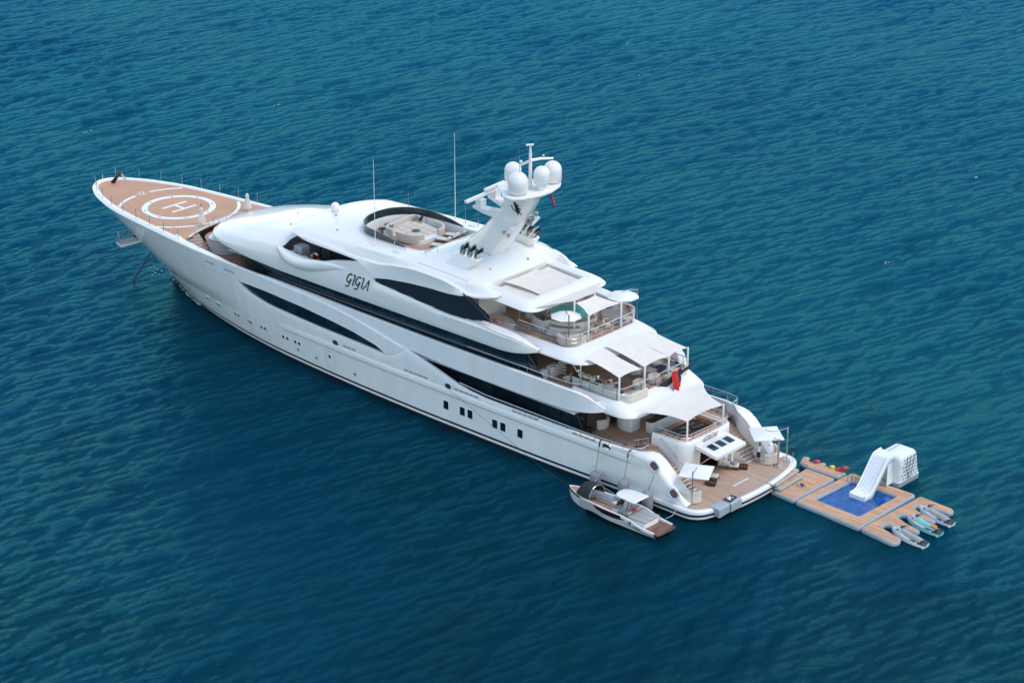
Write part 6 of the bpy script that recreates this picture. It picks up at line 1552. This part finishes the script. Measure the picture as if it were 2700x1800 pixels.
# slide
sl = thing('inflatable_slide', 'white inflatable slide running down into the dock pool', 'slide', (-6.05, -5.4, 0))
path = catmull([(0, 0, .42), (0, -.5, .40), (0, -1.1, .62), (0, -2.1, 1.7), (0, -3.0, 2.75), (0, -3.3, 2.92), (0, -4.2, 2.98)], 4)
prof = []
for k in range(5):
    for t in np.linspace(0, math.pi, 5)[:-1]: prof.append((-.62 + .25 * k + .125 - .125 * math.cos(t), .07 * math.sin(t)))
prof.append((.63, 0)); rows = []
for i, p in enumerate(path):
    d = (path[min(i + 1, len(path) - 1)] - path[max(i - 1, 0)]).normalized(); up = Vector((1, 0, 0)).cross(d); up = -up if up.z < 0 else up
    sec = [(-.74, -.32), (-.78, -.1), (-.78, .12), (-.72, .2), (-.64, .12)] + [(a, b) for a, b in prof] + [(.64, .12), (.72, .2), (.78, .12), (.78, -.1), (.74, -.32)]
    rows.append([p + Vector((a, 0, 0)) + up * b for a, b in sec])
mb = MB(); mb.loft(rows, closed=True); mb.poly(rows[0]); mb.poly(rows[-1]); mb.build('slide_bed', whitetube, sl, smooth=60)
mb = MB(); mb.loft([[(x, -3.2 - a, z) for x, a, z in ((-.7, 0, .4), (-.7, 0, 2.62), (.7, 0, 2.62), (.7, 0, .4))], [(x, -4.15 - a, z) for x, a, z in ((-.7, .15, .4), (-.7, 0, 2.7), (.7, 0, 2.7), (.7, .15, .4))]], closed=True); mb.build('tower', whitetube, sl, smooth=50)
for s in (-.79, .79): MB().tube([(s, p.y, p.z - .36) for p in path], .05, 6).build('edge_trim', greytube, sl)
# climbing wall
cw = thing('climbing_block', 'white inflatable climbing wall with black handles behind the slide', 'climbing wall', (-6.3, -11.0, 0))
def csec(z, x0, x1, y0, y1): return [(p[0], p[1], z) for p in fillet([(x0, y1), (x0, y0), (x1, y0), (x1, y1)], .35, 4)]
rows = [csec(-.15, -.95, .95, -1.65, 1.4), csec(.0, -1.0, 1.0, -1.75, 1.45), csec(.45, -1.0, 1.0, -1.75, 1.45), csec(.47, -.96, .98, -1.68, 1.42), csec(1.2, -1.02, .95, -1.35, 1.45), csec(2.0, -1.12, .9, -1.1, 1.6), csec(2.7, -1.2, .85, -.75, 1.75), csec(2.92, -1.12, .75, -.6, 1.7), csec(3.0, -.95, .6, -.4, 1.55)]
mb = MB(); mb.loft(rows, closed=True, mis=[1, 1, 0] + [0] * 5); mb.poly(rows[-1]); mb.build('air_block', [whitetube, greytube], cw, smooth=60)
r6 = random.Random(9)
def wall_x(z): return float(np.interp(z, [.45, 1.2, 2.0, 2.7], [-1.0, -1.03, -1.13, -1.21]))
for i in range(6):
    for j in range(6):
        z = .65 + i * .38; y0 = -1.35 + .28 * i * .45; y = y0 + (j + .5 * (i % 2)) * (1.25 - y0) / 6
        MB().tube([(wall_x(z) - .01, y - .07, z), (wall_x(z) - .07, y, z - .02), (wall_x(z) - .01, y + .07, z)], .03, 5).build('handle', black, cw)
for k in range(7): MB().tube([(.3, -.3 + k * .28, 2.98), (.3, -.2 + k * .28, 3.03), (.3, -.12 + k * .28, 2.98)], .03, 5).build('handle', black, cw)
for ys in ((.7, .55, .1), (.2, .2, .05), (-.35, -.3, -.2)): MB().tube([(wall_x(2.7) - .03, ys[0], 2.7), (wall_x(1.5) - .05, ys[1], 1.5), (wall_x(.5) - .04, ys[2], .5)], .02, 5).build('climbing_rope', black, cw)

# water scooters
def scooter(label, loc, m, rz):
    t = thing('water_scooter', label, 'water scooter', loc, rz, 'water scooters in the dock bays')
    mb = MB(); rows = []
    for x, w_, h in ((-.62, .05, .05), (-.5, .2, .12), (-.2, .27, .17), (.15, .25, .18), (.45, .16, .13), (.62, .03, .05)): rows.append([(x, w_ * math.cos(a), max(-.06, h * math.sin(a))) for a in [2 * math.pi * k / 14 for k in range(14)]])
    mb.loft(rows, closed=True); mb.build('hull', m, t, smooth=60); MB().box((.05, 0, .17), (.3, .2, .04)).build('display', black, t)
    for s in (-1, 1): MB().tube([(-.15, s * .2, .14), (.1, s * .27, .18), (.3, s * .18, .14)], .025, 5).build('grip', black, t)
scooter('red water scooter in the bay nearest the yacht', (.55, -8.6, .18), redpl, R(75)); scooter('yellow water scooter in the middle bay', (-1.0, -8.6, .18), yellow, R(75)); scooter('red water scooter in the bay nearest the pool', (-2.2 + .0, -8.75, .45), redpl, R(60))

# jet skis
def jetski(label, loc, rz, mh, ms, mseat, accent=None):
    t = thing('jet_ski', label, 'jet ski', loc, rz, 'jet skis docked at the inflatable fingers')
    st_ = [(-1.7, .50, .02, .30), (-1.2, .55, -.02, .34), (-.5, .58, -.05, .40), (.2, .57, -.05, .46), (.8, .48, -.02, .52), (1.25, .32, .06, .55), (1.55, .14, .2, .55), (1.72, .02, .36, .52)]
    mb = MB(); rows = []
    for x, w_, zb, zt in st_: rows.append([(x, 0, zb - .12), (x, w_ * .8, zb), (x, w_, zb + .16), (x, w_ * .98, zb + .2), (x, w_ * .86, zt)])
    mb.loft(rows); mb.loft([rows[0], [(-1.7, 0, .1)] * 5]); mb.mirror(); mb.build('hull', mh, t, smooth=45)
    mb = MB(); rows = []
    for x, w_, zb, zt in st_: rows.append([(x, w_ * .88, zt - .01), (x, w_ * .7, zt + .02), (x, w_ * .45, zt - (.06 if x < 0.4 else -.10)), (x, 0, zt - (.06 if x < .4 else -.16 + .1 * max(0, x - 1)))])
    mb.loft(rows); mb.mirror(); mb.build('deck', ms, t, smooth=45)
    mb = MB(); rows = []
    for x, w_, z in ((-1.25, .14, .46), (-1.1, .2, .62), (-.5, .2, .66), (-.1, .19, .64), (.25, .2, .72), (.55, .24, .82), (.75, .2, .84)): rows.append([(x, w_ * 1.3, .36), (x, w_ * 1.1, z - .1), (x, w_ * .7, z), (x, 0, z + .02)])
    mb.loft(rows); mb.poly(rows[0]); mb.mirror(); mb.build('seat', mseat, t, smooth=50)
    mb = MB(); mb.loft([[(.5, .30, .62), (.5, .22, .86), (.5, 0, .92)], [(1.0, .28, .62), (.95, .18, .84), (.95, 0, .88)], [(1.35, .16, .6), (1.3, .08, .68), (1.3, 0, .70)]]); mb.mirror(); mb.build('cowling', ms, t, smooth=45)
    MB().prism(fillet([(-1.72, .44), (-1.72, -.44), (-1.15, -.5), (-1.15, .5)], .1, 3), .335, .36).build('boarding_mat', black, t)
    for s in (-1, 1): 
        MB().tube([(.62, 0, .95), (.55, s * .2, 1.0), (.45, s * .38, .99)], .03, 6).build('handlebar', black, t)
        MB().tube([(.85, s * .36, .78), (.8, s * .46, .80)], .06, 6).build('mirror', black, t)
        MB().prism([(-1.0, s * .34), (-1.0, s * .48), (.3, s * .5), (.3, s * .36)], .40, .41).build('foot_mat', black, t)
    MB().box((.68, 0, .93), (.22, .26, .1)).build('dashboard', black, t)
    if accent:
        MB().rprism(rrect(-1.28, -.8, -.2, .2, .08), .50, .69, .04).build('seat_patch', accent, t); MB().prism([(1.05, .22), (1.5, .07), (1.5, -.07), (1.05, -.22)], .70, .715).build('bow_patch', accent, t)
    return t
jetski('mint and orange jet ski in the middle bay of the dock', (-12.85, -4.85, .0), R(-7), mint, silver, mint, orange)
j1 = jetski('silver jet ski with grey seat in the bay farthest from the viewer', (-12.6, -6.95, .0), R(-7), silver, silver, greyup); dup(j1, (-13.1, -2.38, .0), R(-6), 'silver jet ski with grey seat in the bay nearest the viewer')

# ------------------------------------------------------------------ tender alongside
td = thing('tender', 'white open tender with dark stripe, black bow canopy and white hardtop', 'motor boat', (1.55, 10.2, 0))
bw = curve([(0, 1.22), (2, 1.30), (4.5, 1.30), (6.5, 1.18), (8.2, .85), (9.3, .42), (9.8, .15), (10.0, .0)]); bz = curve([(0, .62), (1.2, .70), (2.5, 1.0), (3.5, 1.12), (6, 1.12), (8, 1.12), (10, 1.18)])
xs_t = [0, .3, .8, 1.3, 2, 2.6, 3.4, 4.4, 5.4, 6.4, 7.2, 8, 8.6, 9.1, 9.5, 9.8, 9.93, 10.0]
def tr(f, z): return [(x - (0 if x < 8 else (1 - f) * .9 * (x - 8) / 2), max(0, bw(x) * f), z(x)) for x in xs_t]
mb = MB()
mb.loft([tr(.0, lambda x: -.4 + .04 * max(0, x - 6)), tr(.72, lambda x: -.15 + .06 * max(0, x - 6)), tr(.80, lambda x: .05 + .09 * max(0, x - 5)), tr(.93, lambda x: bz(x) * .50), tr(.99, lambda x: bz(x) - .28), tr(1.0, lambda x: bz(x) - .10), tr(.97, lambda x: bz(x)), tr(.90, lambda x: bz(x) + .01), tr(.87, lambda x: bz(x) - .02), tr(.85, lambda x: .38)], mis=[0] * 10)
mb.mirror(); mb.build('hull', [white], td, smooth=40)
def ty(x, z):
    zz = [-.4 + .04 * max(0, x - 6), -.15 + .06 * max(0, x - 6), .05 + .09 * max(0, x - 5), bz(x) * .5, bz(x) - .28, bz(x) - .10, bz(x)]
    f = float(np.interp(z, zz, [.0, .72, .80, .93, .99, 1.0, .97])); return x - (0 if x < 8 else (1 - f) * .9 * (x - 8) / 2), max(0, bw(x) * f)
def on_tender(name, m, xa, top_, bot):
    for s in (1, -1):
        rows = []
        for t in (0, .33, .67, 1):
            r = []
            for x in xa:
                z = top_(x) + (bot(x) - top_(x)) * t; xx, yy = ty(x, z); r.append((xx, s * (yy + .016), z))
            rows.append(r)
        MB().loft(rows).build(name, m, td, smooth=40)
on_tender('sheer_stripe', maroon, [v for v in xs_t if v > 3.3] + [], lambda x: bz(x) - .07, lambda x: bz(x) - .25)
sg = curve([(2.9, .0), (3.6, .22), (4.6, .30), (6.0, .26), (7.4, .06), (7.8, .0)])
on_tender('side_glass', black, list(np.linspace(2.9, 7.8, 14)), lambda x: bz(x) - .24, lambda x: bz(x) - .245 - sg(x))
on_tender('lower_stripe', maroon, list(np.linspace(0.02, 4.4, 10)), lambda x: .36 + .055 * x, lambda x: .36 + .055 * x - .14 * (1 - x / 4.4))
on_tender('boot_stripe', dark, list(np.linspace(0.02, 7.5, 10)), lambda x: .10 + .09 * max(0, x - 5), lambda x: -.2 + .06 * max(0, x - 6))
MB().poly([(x, bw(x) * .86, .40) for x in xs_t[2:-2]] + [(x, -bw(x) * .86, .40) for x in xs_t[2:-2][::-1]]).build('sole', stairteak, td, smooth=0)
MB().prism([(-.35, 1.12), (-.35, -1.12), (1.3, -1.15), (1.3, 1.15)], .42, .5).build('swim_deck', wood, td, smooth=0); MB().tube([(1.2, 1.2, .47), (-.2, 1.18, .47), (-.38, 1.0, .47), (-.38, -1.0, .47), (-.2, -1.18, .47), (1.2, -1.2, .47)], .05, 6).build('deck_edge', maroon, td)
mb = MB(); P = [(x, bw(x) * .88) for x in (8.0, 8.6, 9.1, 9.5, 9.75)]; mb.prism(P + [(x, -y) for x, y in P[::-1]], 1.0, 1.08); mb.build('bow_deck', stairteak, td, smooth=0)
MB().rprism(rrect(1.2, 2.9, -.95, .95, .2), .4, .95, .1).build('sunpad_base', white, td); 
for k in range(3): MB().rprism(rrect(1.15, 2.95, -.95 + k * .635, -.33 + k * .635, .1), .95, 1.08, .05).build('sunpad', greyup, td)
for x in (3.05, 3.35): mb = MB().tube([(x, -.9, 1.2), (x, .9, 1.2)], .13, 8); mb.build('bench_back', greyup, td)
o = MB().box((0, 0, 0), (.35, .5, .03)).build('red_towel', red, None); o.location = (4.45, 10.35, 1.36); o.rotation_euler = (0, R(-30), .3); tag(o, 'small red and white towel on the tender sunpad', 'towel')
mb = MB(); mb.box((4.35, .25, .75), (.7, 1.3, .8), top=.85); mb.build('console', white, td)
mb = MB(); rows = []
for y in np.linspace(-.62, .62, 7): rows.append([(4.75 - .25 * (y / .62) ** 2, .25 + y, 1.1), (4.35 - .2 * (y / .62) ** 2, .25 + y * .92, 1.85)])
mb.loft(rows); mb.build('windscreen', greyglass, td); mb = MB(); mb.tube([r[1] for r in rows], .03, 5); mb.tube([rows[3][0], rows[3][1]], .025, 5); mb.build('screen_frame', steel, td)
ht = [(4.6, .0), (4.5, .6), (4.1, .85), (2.4, .95), (2.3, .9), (2.3, -.9), (2.4, -.95), (4.1, -.85), (4.5, -.6)]
mb = MB(); fl_ = fillet(ht, .25, 4); mb.loft([[(x, y, 2.38 - .012 * (y * 8) ** 2 * .05) for x, y in fl_], [(x, y, 2.46 - .06 * abs(y)) for x, y in offset_closed(fl_, .0)], [(x, y, 2.50 - .05 * abs(y)) for x, y in offset_closed(fl_, .1)]], closed=True); mb.poly([(x, y, 2.50 - .05 * abs(y)) for x, y in offset_closed(fl_, .1)]); mb.poly([(x, y, 2.38) for x, y in fl_]); mb.build('hardtop', white, td, smooth=50)
for y in (-.82, .82): mb = MB(); mb.loft([[(3.6, y + d, .95), (3.1, y + d, 1.6), (2.9, y + d, 2.38), (3.5, y + d, 2.38), (3.65, y + d, 1.6), (4.1, y + d, .95)] for d in (-.06, .06)], closed=True); mb.build('hardtop_arch', black, td, smooth=40)
for y, rz_ in ((.85, 0), (-.85, 0)): MB().rprism(rrect(5.4, 7.7, y - .28, y + .28, .15), .4, .75, .06).build('bench_seat', cream, td); MB().rprism(rrect(5.3, 7.9, y + (.2 if y > 0 else -.36), y + (.36 if y > 0 else -.2), .06), .4, 1.12, .05).build('bench_backrest', greyup, td)
MB().box((6.6, -.75, .78), (1.5, .4, .03)).build('bench_towel', blueg, td)
mb = MB(); rows = []
for x, w_, h in ((7.0, .98, 1.05), (7.3, .98, 1.18), (7.8, .92, 1.15), (8.3, .8, .95), (8.6, .7, .5)): rows.append([(x, w_ * math.cos(a), 1.1 + h * math.sin(a) * .95) for a in np.linspace(0, math.pi, 15)])
mb.loft(rows); mb.build('bow_canopy', charcoal, td, smooth=60); mb = MB(); mb.tube([(7.0, .98 * math.cos(a), 1.1 + 1.0 * math.sin(a)) for a in np.linspace(0, math.pi, 13)], .025, 5); mb.tube([(7.0, -.9, 1.6), (5.6, -1.1, 1.15)], .02, 5); mb.build('canopy_hoop', steel, td)
lion(Matrix(((-1, 0, 0, 2.5), (0, -.12, 1, 1.33), (0, 1, .12, .58), (0, 0, 0, 1))), .30, 'lion_emblem', black, td)
for k in range(3): MB().lathe((0, 0, 0), [(.085, 0), (.085, .02), (.055, .02)], 12).xf(Matrix.Translation((1.9 - k * .24, 1.31, .60 - .02 * k)) @ Matrix.Rotation(R(-90), 4, 'X')).build('round_port', steeldark, td)
MB().tube([(5.5, 1.0, .5), (5.5, 1.0, 1.25)], .025, 5).build('grab_post', steel, td)
for x, y in ((-.05, 1.22), (.4, -1.2)): pass
# dark straps that hold the fender lanyards on the bulwark, and dock mooring lines
for x in (10.95, 7.9): MB().tube(catmull([(x, 6.75, 4.27), (x, 7.05, 4.25), (x, 7.16, 4.1), (x, 7.18, 3.75)], 4), .07, 6).build('bulwark_strap', darkwood, Y)
rope('black strap lashing the dock to the stern edge', [(.1, -1.35, 1.0), (-.38, -1.45, .9), (-.45, -1.5, .45), (-.6, -1.6, .36)], .05, black)
rope('dark line from the starboard stern corner to the scooter dock', [(1.2, -7.0, 1.0), (.9, -7.2, .7), (.3, -7.4, .42)], .02, darkrope)
